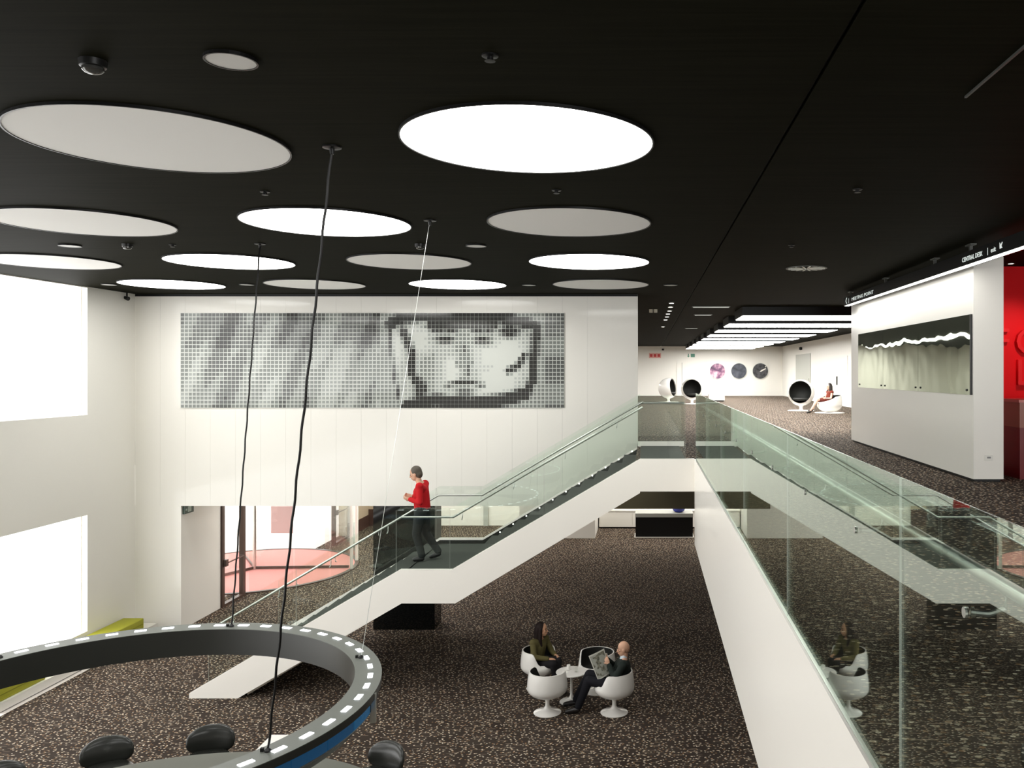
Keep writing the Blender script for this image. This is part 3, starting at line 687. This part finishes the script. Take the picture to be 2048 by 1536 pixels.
m2 = mat('star_print', (.05, .06, .08), .3); N_, L_, b_ = nodes(m2)
L_.new(ramp(m2, noise(m2, coords(m2), 3, 5), [(.35, (.02, .024, .035)), (.7, (.10, .11, .14))]), b_.inputs['Base Color'])
m3 = mat('space_print', (.03, .03, .035), .3); N_, L_, b_ = nodes(m3)
L_.new(ramp(m3, noise(m3, coords(m3), 5, 5), [(.35, (.018, .018, .02)), (.75, (.12, .12, .13))]), b_.inputs['Base Color'])
picture('round_picture', 'round purple and pink nebula picture, left of the three on the far wall', 1435, m1)
picture('round_picture', 'round plain dark starry picture, middle of the three on the far wall', 1478, m2)
t, q = picture('round_picture', 'round dark picture with a white craft, right of the three on the far wall', 1521, m3)
b = nb(); prism(b, [(-.10, -.06), (.0, -.07), (.30, .10), (.32, .17), (.22, .14), (.02, .05)], -.004, .004); bmesh.ops.recalc_face_normals(b, faces=b.faces)
b.transform(Matrix.Translation((q.x+.05, 55.455, q.z+.02))); obj('white_shape', b, M['white'], t)
b = nb(); prism(b, [(.24, .24), (.30, .22), (.34, .29), (.28, .30)], -.004, .004); bmesh.ops.recalc_face_normals(b, faces=b.faces)
b.transform(Matrix.Translation((q.x+.05, 55.455, q.z+.02))); obj('white_shape', b, M['white'], t)
RP = mat('pictogram_red', (.55, .03, .03), .4); GP = mat('pictogram_green', (.03, .20, .12), .4)
t = thing('fire_sign', 'small red pictogram sign high on the far wall at its left end', 'sign', (.6, 55.45, 6.9))
a, b_ = at(1298, 716, 55.4), at(1322, 706, 55.4)
obj('plate', bx(a.x, b_.x, 55.46, 55.5, a.z, b_.z), mat('plate_pink', (.75, .42, .36), .4), t)
for k in range(3): x = a.x+.06+k*.25; obj('pictogram', bx(x, x+.17, 55.45, 55.46, a.z+.07, b_.z-.07), RP, t)
t = thing('exit_sign', 'small green arrow and pictogram exit sign high on the far wall', 'sign', (2.9, 55.45, 6.9))
a, b_ = at(1373, 716, 55.4), at(1391, 706, 55.4)
obj('plate', bx(a.x, b_.x, 55.46, 55.5, a.z, b_.z), M['white'], t)
ar = nb(); prism(ar, [(-.03, .12), (.03, .12), (.03, -.02), (.09, -.02), (0, -.13), (-.09, -.02), (-.03, -.02)], -.005, .005); bmesh.ops.recalc_face_normals(ar, faces=ar.faces)
ar.transform(Matrix.Translation((a.x+.13, 55.452, (a.z+b_.z)/2))); obj('arrow', ar, GP, t)
obj('pictogram', bx(a.x+.28, a.x+.55, 55.45, 55.46, a.z+.05, b_.z-.05), GP, t)
q = at(1326, 699, 55.4); tag(obj('wall_sensor', lathe(nb(), [(0, q.z-.07), (.08, q.z-.05), (.08, q.z+.05), (0, q.z+.07)], 16, center=(q.x, 55.42)), M['black'], None, smooth=True), 'tiny black sensor on the far wall above the red sign', 'sensor')
q = at(1604, 697, 9*F/313); tag(obj('wall_sensor', lathe(nb(), [(0, q.z-.10), (.09, q.z-.07), (.09, q.z+.07), (0, q.z+.10)], 16, center=(8.92, q.y)), M['black'], None, smooth=True), 'tiny black sensor on the right gallery wall above the grey door', 'sensor')
d = struct('door_1', bx(8.96, 9.0, 46.0, 50.4, ZU, 6.70), mat('pale_grey_door', (.46, .47, .42), .4))
obj('door_handle', bx(8.92, 8.96, 46.3, 46.36, ZU+.9, ZU+1.2), M['steel'], d)
d = struct('door_2', bx(8.975, 9.0, 37.6, 39.9, ZU, 6.4), M['white'])
obj('door_handle', bx(8.93, 8.975, 39.5, 39.58, ZU+.95, ZU+1.35), M['black'], d)
d = struct('door_3', bx(2.05, 2.75, 55.46, 55.5, ZU, 6.3), M['white'])
obj('door_seam', bx(2.38, 2.42, 55.45, 55.46, ZU, 6.3), mat('seam_grey', (.45, .45, .43), .5), d)

# ================================================================== LOBBY
cb = thing('low_cabinet', 'low white cabinet against the lobby back wall under the taupe bulkhead', 'cabinet', (0, 30.9, 0))
obj('body', bx(-1.68, 1.9, 30.62, 31.17, .05, .62), M['white'], cb)
obj('worktop', bx(-1.69, 1.92, 30.58, 31.17, .62, .66), M['white'], cb)
obj('plinth', bx(-1.66, 1.88, 30.68, 31.18, 0, .05), M['black'], cb)
for k in range(3): obj('door', bx(-1.66+k*1.19, -1.66+k*1.19+1.17, 30.60, 30.62, .06, .61), M['white'], cb)
bd = thing('black_counter', 'black box counter with a grey top strip in the lobby beneath the landing', 'counter', (.6, 29.2, 0))
obj('body', bx(-.34, 1.62, 28.9, 29.6, .03, .70), M['black'], bd)
obj('top', bx(-.35, 1.63, 28.88, 29.62, .70, .83), mat('counter_grey', (.40, .41, .38), .4), bd)
obj('plinth', bx(-.38, 1.66, 28.86, 29.6, 0, .03), M['white'], bd)
q = at(1358, 1033, 29.0)
bb = thing('blue_bowl', 'dark blue rounded bowl on the right end of the black counter', 'bowl', (q.x, 29.2, .83))
obj('bowl', lathe(nb(), [(0, 0), (.12, 0), (.20, .06), (.23, .15), (.21, .15), (.17, .07), (0, .02)], 28), mat('blue_glaze', (.02, .03, .30), .25), bb, smooth=True, world=False)
# bench with cushions along the window wall
bn = thing('window_bench', 'long low white plinth bench below the lower window', 'bench', (-10.95, 10, 0))
obj('plinth', bx(XW, -10.69, 1.0, 18.50, .02, .165), M['white'], bn)
obj('foot', bx(XW, -10.72, 1.0, 18.48, 0, .02), M['black'], bn)
for (a, b_, w_) in ((12.5, 15.12, 'lime green seat cushion at the left edge, longest seen under the ring'), (15.3, 16.7, 'lime green seat cushion mostly hidden behind the ring'), (16.85, 18.08, 'lime green seat cushion in the corner above the ring')):
    k = thing('seat_cushion', w_, 'cushion', (-10.95, (a+b_)/2, .165), 0, 'lime cushions on the white bench')
    obj('pad', bev(bx(-11.17, -10.73, a, b_, .165, .40), .025, 3), M['green'], k, smooth=40)
    obj('piping', bx(-10.731, -10.724, a+.03, b_-.03, .275, .285), mat('lime_piping', (.22, .22, .01), .7), k)
# side doors in brown frames
def side_door(name, y0, y1):
    d = struct(name, bx(-10.215, -10.195, y0+.12, y1-.12, .06, 2.62), M['clear'])
    for a, b_ in ((y0, y0+.12), (y1-.12, y1)): obj('frame_post', bx(-10.26, -10.15, a, b_, 0, 2.72), M['frame'], d)
    obj('frame_rail', bx(-10.26, -10.15, y0+.12, y1-.12, 0, .06), M['frame'], d); obj('frame_rail', bx(-10.26, -10.15, y0+.12, y1-.12, 2.62, 2.72), M['frame'], d)
    b = nb(); tube(b, [(-10.195, y0+.18, 1.05), (-10.10, y0+.20, 1.05), (-10.10, y1-.20, 1.05), (-10.195, y1-.18, 1.05)], .018, 8); obj('push_bar', b, M['frame'], d)
    obj('lock_case', bx(-10.16, -10.08, y0+.04, y0+.16, .98, 1.14), M['frame'], d)
side_door('door_4', 20.27, 21.45); side_door('door_5', 27.6, 29.2)
struct('wall_lobby_left_end', bx(-10.6, -10.19, 29.2, 31.2, 0, 2.72), M['tan'])
struct('baseboard_lobby_left', bx(-10.19, -10.17, 29.2, 31.07, 0, .42), M['frame'])
DC, DR = (-11.2, 24.2), 2.78
rv = thing('revolving_door', 'large round glass revolving door over a red mat in the lobby', 'revolving door', (DC[0], DC[1], 0))
a_l = math.acos((DC[0]*-1-10.16)/DR) if False else math.acos((-10.16-DC[0])/DR)
obj('threshold', lathe(nb(), [(DR-.06, 0), (DR+.05, 0), (DR+.05, .035), (DR-.06, .035)], 90, center=DC, closed_prof=True), M['frame'], rv)
obj('floor_mat', disc(nb(), DC, DR-.06, 0, .022, 90), M['mat'], rv)
NP = 6
for k in range(NP):
    a0 = -a_l+2*a_l*k/NP; a1 = -a_l+2*a_l*(k+1)/NP
    if k != 3: obj('curved_glass', lathe(nb(), [(DR-.008, .035), (DR+.008, .035), (DR+.008, 2.66), (DR-.008, 2.66)], 8, a0+.006, a1-.006, DC, True), M['clear'], rv)
for k in (3, 4):
    a0 = -a_l+2*a_l*k/NP; x, y = DC[0]+DR*math.cos(a0), DC[1]+DR*math.sin(a0)
    obj('post', bx(x-.035, x+.035, y-.035, y+.035, .035, 2.66), M['white'], rv)
obj('canopy', lathe(nb(), [(0, 2.66), (DR+.05, 2.66), (DR+.05, 2.95), (0, 2.95)], 60, -a_l, a_l, DC), M['white'], rv)
for ang in (0, 120, 240):
    b = nb(); box(b, .05, DR-.12, -.006, .006, .10, 2.60); Mr = Matrix.Translation((*DC, 0)) @ Matrix.Rotation(math.radians(ang+3), 4, 'Z'); b.transform(Mr); wg = obj('door_wing', b, M['clear'], rv)
    b = nb(); box(b, .05, DR-.12, -.02, .02, .03, .10); b.transform(Mr); obj('bottom_rail', b, M['frame'], wg)
obj('notice_panel', bx(-10.72, -10.10, 24.19, 24.215, 1.05, 1.82), mat('pale_pink_notice', (.62, .46, .44), .5), rv)
obj('axle', lathe(nb(), [(0, .02), (.05, .02), (.05, 2.66), (0, 2.66)], 16, center=DC), M['steel'], rv)
t = thing('exit_box_sign', 'small dark green exit box on the lobby reveal beside the door', 'sign', (-10.15, 18.8, 2.6))
obj('case', bx(-10.19, -10.14, 18.60, 18.97, 2.53, 2.71), mat('exit_dark_green', (.03, .06, .04), .4), t)
obj('pictogram', bx(-10.14, -10.135, 18.72, 18.86, 2.56, 2.68), mat('exit_pale', (.45, .55, .48), .4), t)
obj('arrow', bx(-10.14, -10.135, 18.63, 18.69, 2.60, 2.64), mat('exit_pale2', (.45, .55, .48), .4), t)

# ================================================================== PEOPLE
def capsule(bm, p0, r0, p1, r1, n=14):
    p0, p1 = Vector(p0), Vector(p1); d = (p1-p0); L = d.length
    if L < 1e-5: d = Vector((0, 0, 1)); L = 1e-5
    prof = [(r0*math.sin(a), -r0*math.cos(a)) for a in [PI/2*k/5 for k in range(6)]]
    prof += [(r1*math.sin(a), L-r1*math.cos(a)) for a in [PI/2+PI/2*k/5 for k in range(6)]]
    prof[0] = (0, prof[0][1]); prof[-1] = (0, prof[-1][1])
    s = nb(); lathe(s, prof, n); s.transform(Matrix.Translation(p0) @ d.to_track_quat('Z', 'Y').to_matrix().to_4x4())
    me = bpy.data.meshes.new('t'); s.to_mesh(me); s.free(); bm.from_mesh(me); bpy.data.meshes.remove(me)
def ell(bm, c, r, R=None, n=18):
    s = nb(); bmesh.ops.create_uvsphere(s, u_segments=n, v_segments=n//2+3, radius=1)
    s.transform(Matrix.Translation(c) @ (R or Matrix.Identity(4)) @ Matrix.Diagonal((*r, 1)))
    me = bpy.data.meshes.new('t'); s.to_mesh(me); s.free(); bm.from_mesh(me); bpy.data.meshes.remove(me)
def fuse(name, bm, m, parent, voxel=.009, smooth=3):
    me = bpy.data.meshes.new('t'); bm.to_mesh(me); bm.free(); o = bpy.data.objects.new('t', me); C.objects.link(o)
    r = o.modifiers.new('r', 'REMESH'); r.mode = 'VOXEL'; r.voxel_size = voxel; r.use_smooth_shade = True
    s = o.modifiers.new('s', 'SMOOTH'); s.iterations = smooth; s.factor = .5
    dg = bpy.context.evaluated_depsgraph_get(); out = bpy.data.meshes.new_from_object(o.evaluated_get(dg))
    bpy.data.objects.remove(o); bpy.data.meshes.remove(me); out.name = name
    out.materials.clear(); out.materials.append(m)
    for p in out.polygons: p.use_smooth = True
    return link(name, out, parent)
def hand(bm, wrist, d, nrm, s=1, side=1):
    """palm with four unequal curled fingers and a thumb leaving the side of the palm"""
    d = Vector(d).normalized(); nrm = Vector(nrm); nrm = (nrm-d*nrm.dot(d)).normalized(); sd = d.cross(nrm)*side
    w_ = Vector(wrist); R = Matrix((d, sd, nrm)).transposed().to_4x4()
    ell(bm, w_+d*.045*s, (.052*s, .040*s, .017*s), R)
    for k, L in enumerate((.068, .078, .072, .055)):
        b = w_+d*.082*s+sd*(.030-.020*k)*s; p1 = b+(d*.75+nrm*.35).normalized()*L*.5*s; p2 = p1+(d*.25+nrm*.95).normalized()*L*.5*s
        capsule(bm, b-d*.02*s, .0095*s, p1, .0088*s, 8); capsule(bm, p1, .0088*s, p2, .0075*s, 8)
    b = w_+d*.025*s+sd*.032*s; p1 = b+(d*.6+sd*.7+nrm*.2).normalized()*.038*s; p2 = p1+(d*.85+nrm*.5).normalized()*.030*s
    capsule(bm, b, .012*s, p1, .010*s, 8); capsule(bm, p1, .010*s, p2, .008*s, 8)
SKIN = mat('skin', (.62, .36, .24), .5); SKIN2 = mat('skin_tan', (.55, .30, .18), .5)
EYE = mat('eye_dark', (.02, .015, .012), .2); LIP = mat('lips', (.40, .13, .11), .5)
def person(label, loc, rz, J, top, bottom, shoe, hair, skin, bald=False, long=False, yaw=0, pitch=0, fem=False, bare=False, collar=None, skirt=False):
    t = thing('person', label, 'person', loc, rz); V = {k: Vector(v) for k, v in J.items()}
    sc_ = .9 if fem else 1
    HR = Matrix.Rotation(yaw, 4, 'Z') @ Matrix.Rotation(pitch, 4, 'Y')
    hc = V['head']
    def H(x, y, z): return hc+(HR @ Vector((x, y, z)))
    b = nb()
    # one continuous body: skull, jaw, nose, ears, neck, trunk, limbs, hands
    ell(b, H(-.008, 0, .028), (.098, .077, .102), HR, 22); ell(b, H(.022, 0, -.045), (.070, .060, .075), HR); ell(b, H(.050, 0, -.085), (.034, .034, .026), HR)
    capsule(b, H(.088, 0, .012), .010, H(.108, 0, -.028), .014, 8); ell(b, H(.088, 0, -.062), (.012, .026, .012), HR)
    for s in (-1, 1): ell(b, H(-.004, s*.078, -.008), (.020, .010, .032), HR); ell(b, H(.074, s*.034, -.012), (.018, .024, .018), HR)
    capsule(b, V['neck']+Vector((0, 0, -.04)), .056*sc_, H(-.018, 0, -.06), .052*sc_)
    capsule(b, V['pelvis'], .125*sc_, V['chest'], .12*sc_); 
    for s, n_ in ((1, 'l'), (-1, 'r')):
        sh, el, wr = V['sh_'+n_], V['el_'+n_], V['wr_'+n_]
        capsule(b, V['chest']+Vector((0, 0, .03)), .105*sc_, sh, .058*sc_); capsule(b, V['neck']+Vector((0, 0, -.05)), .06*sc_, sh, .05*sc_)
        capsule(b, sh, .050*sc_, el, .040*sc_); capsule(b, el, .040*sc_, wr, .026*sc_)
        hp, kn, an, toe = V['hp_'+n_], V['kn_'+n_], V['an_'+n_], V['to_'+n_]
        capsule(b, V['pelvis'], .115*sc_, hp, .095*sc_); capsule(b, hp, .088*sc_, kn, .058*sc_)
        mid = kn.lerp(an, .35); capsule(b, kn, .054*sc_, mid, .055*sc_); capsule(b, mid, .055*sc_, an, .036*sc_)
        capsule(b, an+Vector((0, 0, -.03)), .036*sc_, toe, .028*sc_)
        hand(b, wr, V.get('hd_'+n_, (wr-el)), V.get('hn_'+n_, Vector((0, 0, -1))), sc_, s)
    fuse('body', b, skin, t, .0075, 2)
    # clothes
    b = nb(); e = .012
    capsule(b, V['pelvis']+Vector((0, 0, .05)), .132*sc_+e, V['chest'], .128*sc_+e)
    for n_ in 'lr':
        sh, el, wr = V['sh_'+n_], V['el_'+n_], V['wr_'+n_]
        capsule(b, V['chest']+Vector((0, 0, .03)), .110*sc_+e, sh, .062*sc_+e); capsule(b, V['neck']+Vector((0, 0, -.075)), .055*sc_+e, sh, .052*sc_+e)
        if not bare:
            capsule(b, sh, .052*sc_+e, el, .043*sc_+e); capsule(b, el, .043*sc_+e, el.lerp(wr, .88), .032*sc_+e)
    fuse('dress' if skirt else 'jacket' if collar else 'top', b, top, t, .010, 2)
    b = nb(); capsule(b, V['pelvis']+Vector((0, 0, .04)), .126*sc_+e, V['pelvis'], .132*sc_+e)
    for n_ in 'lr':
        hp, kn, an = V['hp_'+n_], V['kn_'+n_], V['an_'+n_]
        capsule(b, V['pelvis'], .12*sc_+e, hp, .102*sc_+e)
        capsule(b, hp, .095*sc_+e, kn if not skirt else hp.lerp(kn, .75), .066*sc_+e)
        if not skirt: capsule(b, kn, .066*sc_+e, kn.lerp(an, .95), .050*sc_+e)
    fuse('skirt' if skirt else 'trousers', b, bottom, t, .010, 2)
    for n_ in 'lr':
        an, toe = V['an_'+n_], V['to_'+n_]; b = nb(); dz = Vector((0, 0, -.035))
        capsule(b, an+dz, .044*sc_, an.lerp(toe, .5)+dz*.6, .044*sc_); capsule(b, an.lerp(toe, .4)+dz*.5, .044*sc_, toe, .036*sc_); fuse('shoe', b, shoe, t, .008, 2)
    if collar:
        b = nb(); capsule(b, V['neck']+Vector((.01, 0, -.03)), .066, V['neck']+Vector((0, 0, .01)), .060)
        d_ = (V['neck']-V['chest']); f = Vector((.128, 0, 0)); capsule(b, V['neck']+Vector((.06, 0, -.07)), .035, V['chest']+f+Vector((0, 0, .0)), .022); fuse('shirt', b, collar, t, .008, 1)
    b = nb()
    if bald:
        for s in (-1, 1): ell(b, H(-.055, s*.058, -.015), (.045, .026, .035), HR)
        ell(b, H(-.088, 0, -.02), (.022, .055, .035), HR)
    else:
        ell(b, H(-.026, 0, .042), (.100, .088, .100), HR, 22); ell(b, H(-.055, 0, -.01), (.070, .082, .09), HR)
        if long:
            capsule(b, H(-.06, 0, 0), .085, H(-.075, 0, -.17), .075)
            for s in (-1, 1): capsule(b, H(.0, s*.070, .02), .030, H(-.005, s*.078, -.16), .032); capsule(b, H(-.005, s*.078, -.16), .032, H(.02, s*.075, -.27), .016)
    fuse('hair', b, hair, t, .009, 2)
    for s in (-1, 1):
        b = nb(); ell(b, H(.086, s*.034, .002), (.010, .014, .008), HR, 12); obj('eye', b, EYE, t, smooth=True, world=False)
        b = nb(); capsule(b, H(.088, s*.018, .026), .005, H(.080, s*.052, .027), .004, 8); obj('eyebrow', b, hair if not bald else mat('brow_grey', (.25, .17, .12), .7), t, smooth=True, world=False)
    b = nb(); ell(b, H(.096, 0, -.062), (.008, .024, .007), HR, 12); obj('mouth', b, LIP, t, smooth=True, world=False)
    return t
cloth = lambda n, c: mat(n, c, .85, spec=.2)
# bald man reading
J = dict(pelvis=(-.04, 0, .50), chest=(-.14, 0, .76), neck=(-.165, 0, .925), head=(-.155, 0, 1.055),
    sh_l=(-.15, .19, .85), sh_r=(-.15, -.19, .85), el_l=(-.02, .255, .66), el_r=(0, -.25, .68), wr_l=(.09, .10, .84), wr_r=(.13, -.10, .86),
    hd_l=(.25, -.1, .5), hd_r=(.3, -.05, .45), hn_l=(.1, -1, -.1), hn_r=(.1, 1, -.1),
    hp_l=(.02, .10, .50), hp_r=(.02, -.10, .50), kn_l=(.42, .08, .56), kn_r=(.42, -.10, .60), an_l=(.60, .03, .10), an_r=(.66, -.22, .12), to_l=(.78, .05, .035), to_r=(.84, -.24, .045))
person('bald man in a dark suit reading a newspaper in a white tub chair', (-.52, 14.04, 0), PI, J, cloth('suit_dark_green', (.016, .022, .019)), cloth('trousers_navy', (.012, .012, .016)), mat('black_shoe', (.012, .01, .01), .3),
    cloth('grey_fringe', (.20, .11, .07)), SKIN, bald=True, pitch=.12, collar=cloth('shirt_pale', (.60, .68, .74)))
# woman in olive
J = dict(pelvis=(-.06, 0, .50), chest=(.0, 0, .77), neck=(.02, 0, .925), head=(.06, 0, 1.06),
    sh_l=(.0, .165, .855), sh_r=(.0, -.165, .855), el_l=(.10, .215, .63), el_r=(.08, -.225, .63), wr_l=(.30, .09, .63), wr_r=(.30, -.07, .60),
    hd_l=(.5, -.12, .02), hd_r=(.5, .15, -.05), hn_l=(0, -.6, -.8), hn_r=(0, .6, -.8),
    hp_l=(.02, .09, .48), hp_r=(.02, -.09, .48), kn_l=(.40, .05, .55), kn_r=(.40, -.07, .53), an_l=(.46, -.08, .16), an_r=(.42, .02, .10), to_l=(.60, -.12, .12), to_r=(.57, .04, .035))
person('woman with long dark hair in an olive cardigan leaning forward in a white tub chair', (-1.90, 15.12, 0), math.radians(-35), J, cloth('cardigan_olive', (.105, .090, .035)), cloth('trousers_black', (.010, .009, .010)), mat('dark_boot', (.02, .014, .012), .4),
    mat('hair_dark_brown', (.012, .006, .005), .65, spec=.2), SKIN2, long=True, yaw=math.radians(25), fem=True)
# walker on the half landing
J = dict(pelvis=(0, 0, .90), chest=(.02, 0, 1.20), neck=(.05, 0, 1.40), head=(.12, 0, 1.53),
    sh_l=(0, .18, 1.33), sh_r=(0, -.18, 1.33), el_l=(-.02, .23, 1.06), el_r=(-.01, -.23, 1.06), wr_l=(.20, .12, 1.10), wr_r=(.21, -.10, 1.12),
    hd_l=(.5, -.1, .1), hd_r=(.5, .1, .1), hn_l=(0, -.7, .4), hn_r=(0, .7, .4),
    hp_l=(.01, .09, .86), hp_r=(-.01, -.09, .86), kn_l=(.08, .09, .48), kn_r=(-.04, -.09, .47), an_l=(-.02, .09, .085), an_r=(-.27, -.09, .13), to_l=(.11, .10, .036), to_r=(-.13, -.10, .040))
person('person in a red shirt looking down and walking across the half landing of the stairs', (-4.20, 15.9, ZLAND), PI, J, cloth('shirt_red', (.50, .012, .016)), cloth('trousers_charcoal', (.022, .026, .026)), mat('walker_shoe', (.02, .02, .02), .4),
    mat('hair_grey_brown', (.085, .070, .052), .6), SKIN, pitch=.30).scale = (1.06, 1.06, 1.06)
# woman on the gallery
J = dict(pelvis=(.0, 0, .45), chest=(-.06, 0, .70), neck=(-.06, 0, .86), head=(-.02, 0, .99),
    sh_l=(-.06, .16, .79), sh_r=(-.06, -.16, .79), el_l=(.02, .22, .56), el_r=(.0, -.21, .56), wr_l=(.22, .10, .56), wr_r=(.22, -.08, .58),
    hd_l=(.5, -.1, -.1), hd_r=(.5, .1, -.1), hn_l=(0, -.5, -.8), hn_r=(0, .5, -.8),
    hp_l=(.07, .09, .45), hp_r=(.07, -.09, .45), kn_l=(.48, .05, .52), kn_r=(.48, -.07, .50), an_l=(.74, -.02, .10), an_r=(.62, -.10, .16), to_l=(.88, -.02, .03), to_r=(.76, -.12, .10))
q = at(1657, 0, 31.9)
person('woman in a brown patterned dress sitting with bare legs on the gallery', (q.x, 31.9, ZU), math.radians(197), J, cloth('dress_brown', (.17, .035, .022)), cloth('dress_brown_skirt', (.15, .035, .025)), mat('dark_sandal', (.02, .016, .012), .4),
    mat('hair_black_brown', (.018, .012, .010), .4), mat('skin_light', (.72, .46, .34), .5), long=True, fem=True, bare=True, skirt=True)
# newspaper
npm = mat('newsprint', (.55, .56, .50), .8); N_, L_, b_ = nodes(npm)
v_ = coords(npm, (1, 1, 1), kind='UV')
wv = N_.new('ShaderNodeTexWave'); wv.wave_type = 'BANDS'; wv.bands_direction = 'Y'; wv.inputs['Scale'].default_value = 9; L_.new(v_, wv.inputs['Vector'])
lines = ramp(npm, wv.outputs['Fac'], [(.35, (.24, .25, .21)), (.6, (.50, .50, .44))])
blocks = ramp(npm, noise(npm, coords(npm, (2.2, 3.2, 1), kind='UV'), 1.6, 1), [(.50, (0, 0, 0)), (.53, (1, 1, 1))])
pic = ramp(npm, noise(npm, coords(npm, (1, 1, 1), kind='UV'), 9, 3), [(.3, (.05, .055, .04)), (.7, (.30, .29, .22))])
sp = N_.new('ShaderNodeSeparateXYZ'); L_.new(v_, sp.inputs[0]); edge = math_(npm, 'MINIMUM', math_(npm, 'MINIMUM', sp.outputs[0], math_(npm, 'SUBTRACT', 1, sp.outputs[0])), math_(npm, 'MINIMUM', sp.outputs[1], math_(npm, 'SUBTRACT', 1, sp.outputs[1])))
L_.new(mixc(npm, math_(npm, 'LESS_THAN', edge, .055), mixc(npm, blocks, lines, pic), (.60, .60, .53)), b_.inputs['Base Color'])
nw = thing('newspaper', 'open newspaper held up by the bald man', 'newspaper', (-.75, 13.95, .6))
def leaf(name, p00, p10, p11, p01):
    bm = nb(); P = [Vector(p) for p in (p00, p10, p11, p01)]; nn = (P[1]-P[0]).cross(P[3]-P[0]).normalized()*.003
    NX = 6; g = []
    for lay in (0, 1):
        g.append([[bm.verts.new(P[0].lerp(P[1], i/NX).lerp(P[3].lerp(P[2], i/NX), j/NX)+nn*lay+nn*6*math.sin(PI*i/NX)) for i in range(NX+1)] for j in range(NX+1)])
    uv = bm.loops.layers.uv.new('UVMap')
    for lay in (0, 1):
        for j in range(NX):
            for i in range(NX):
                f = bm.faces.new((g[lay][j][i], g[lay][j][i+1], g[lay][j+1][i+1], g[lay][j+1][i]))
                for lp, (a, b_) in zip(f.loops, ((i, j), (i+1, j), (i+1, j+1), (i, j+1))): lp[uv].uv = (a/NX, b_/NX)
    for edge in ([(0, i) for i in range(NX+1)], [(NX, i) for i in range(NX+1)]):
        for (j, i), (j2, i2) in zip(edge, edge[1:]): bm.faces.new((g[0][j][i], g[0][j2][i2], g[1][j2][i2], g[1][j][i]))
    for i in (0, NX):
        for j in range(NX): bm.faces.new((g[0][j][i], g[0][j+1][i], g[1][j+1][i], g[1][j][i]))
    bmesh.ops.recalc_face_normals(bm, faces=bm.faces); return obj(name, bm, npm, nw, smooth=True)
leaf('page', at(1196, 1361, 13.90), at(1221, 1345, 13.98), at(1208, 1297, 13.98), at(1177, 1312, 13.90))
leaf('page', at(1196, 1361, 13.905), at(1226, 1354, 14.16), at(1214, 1306, 14.16), at(1177, 1312, 13.905))
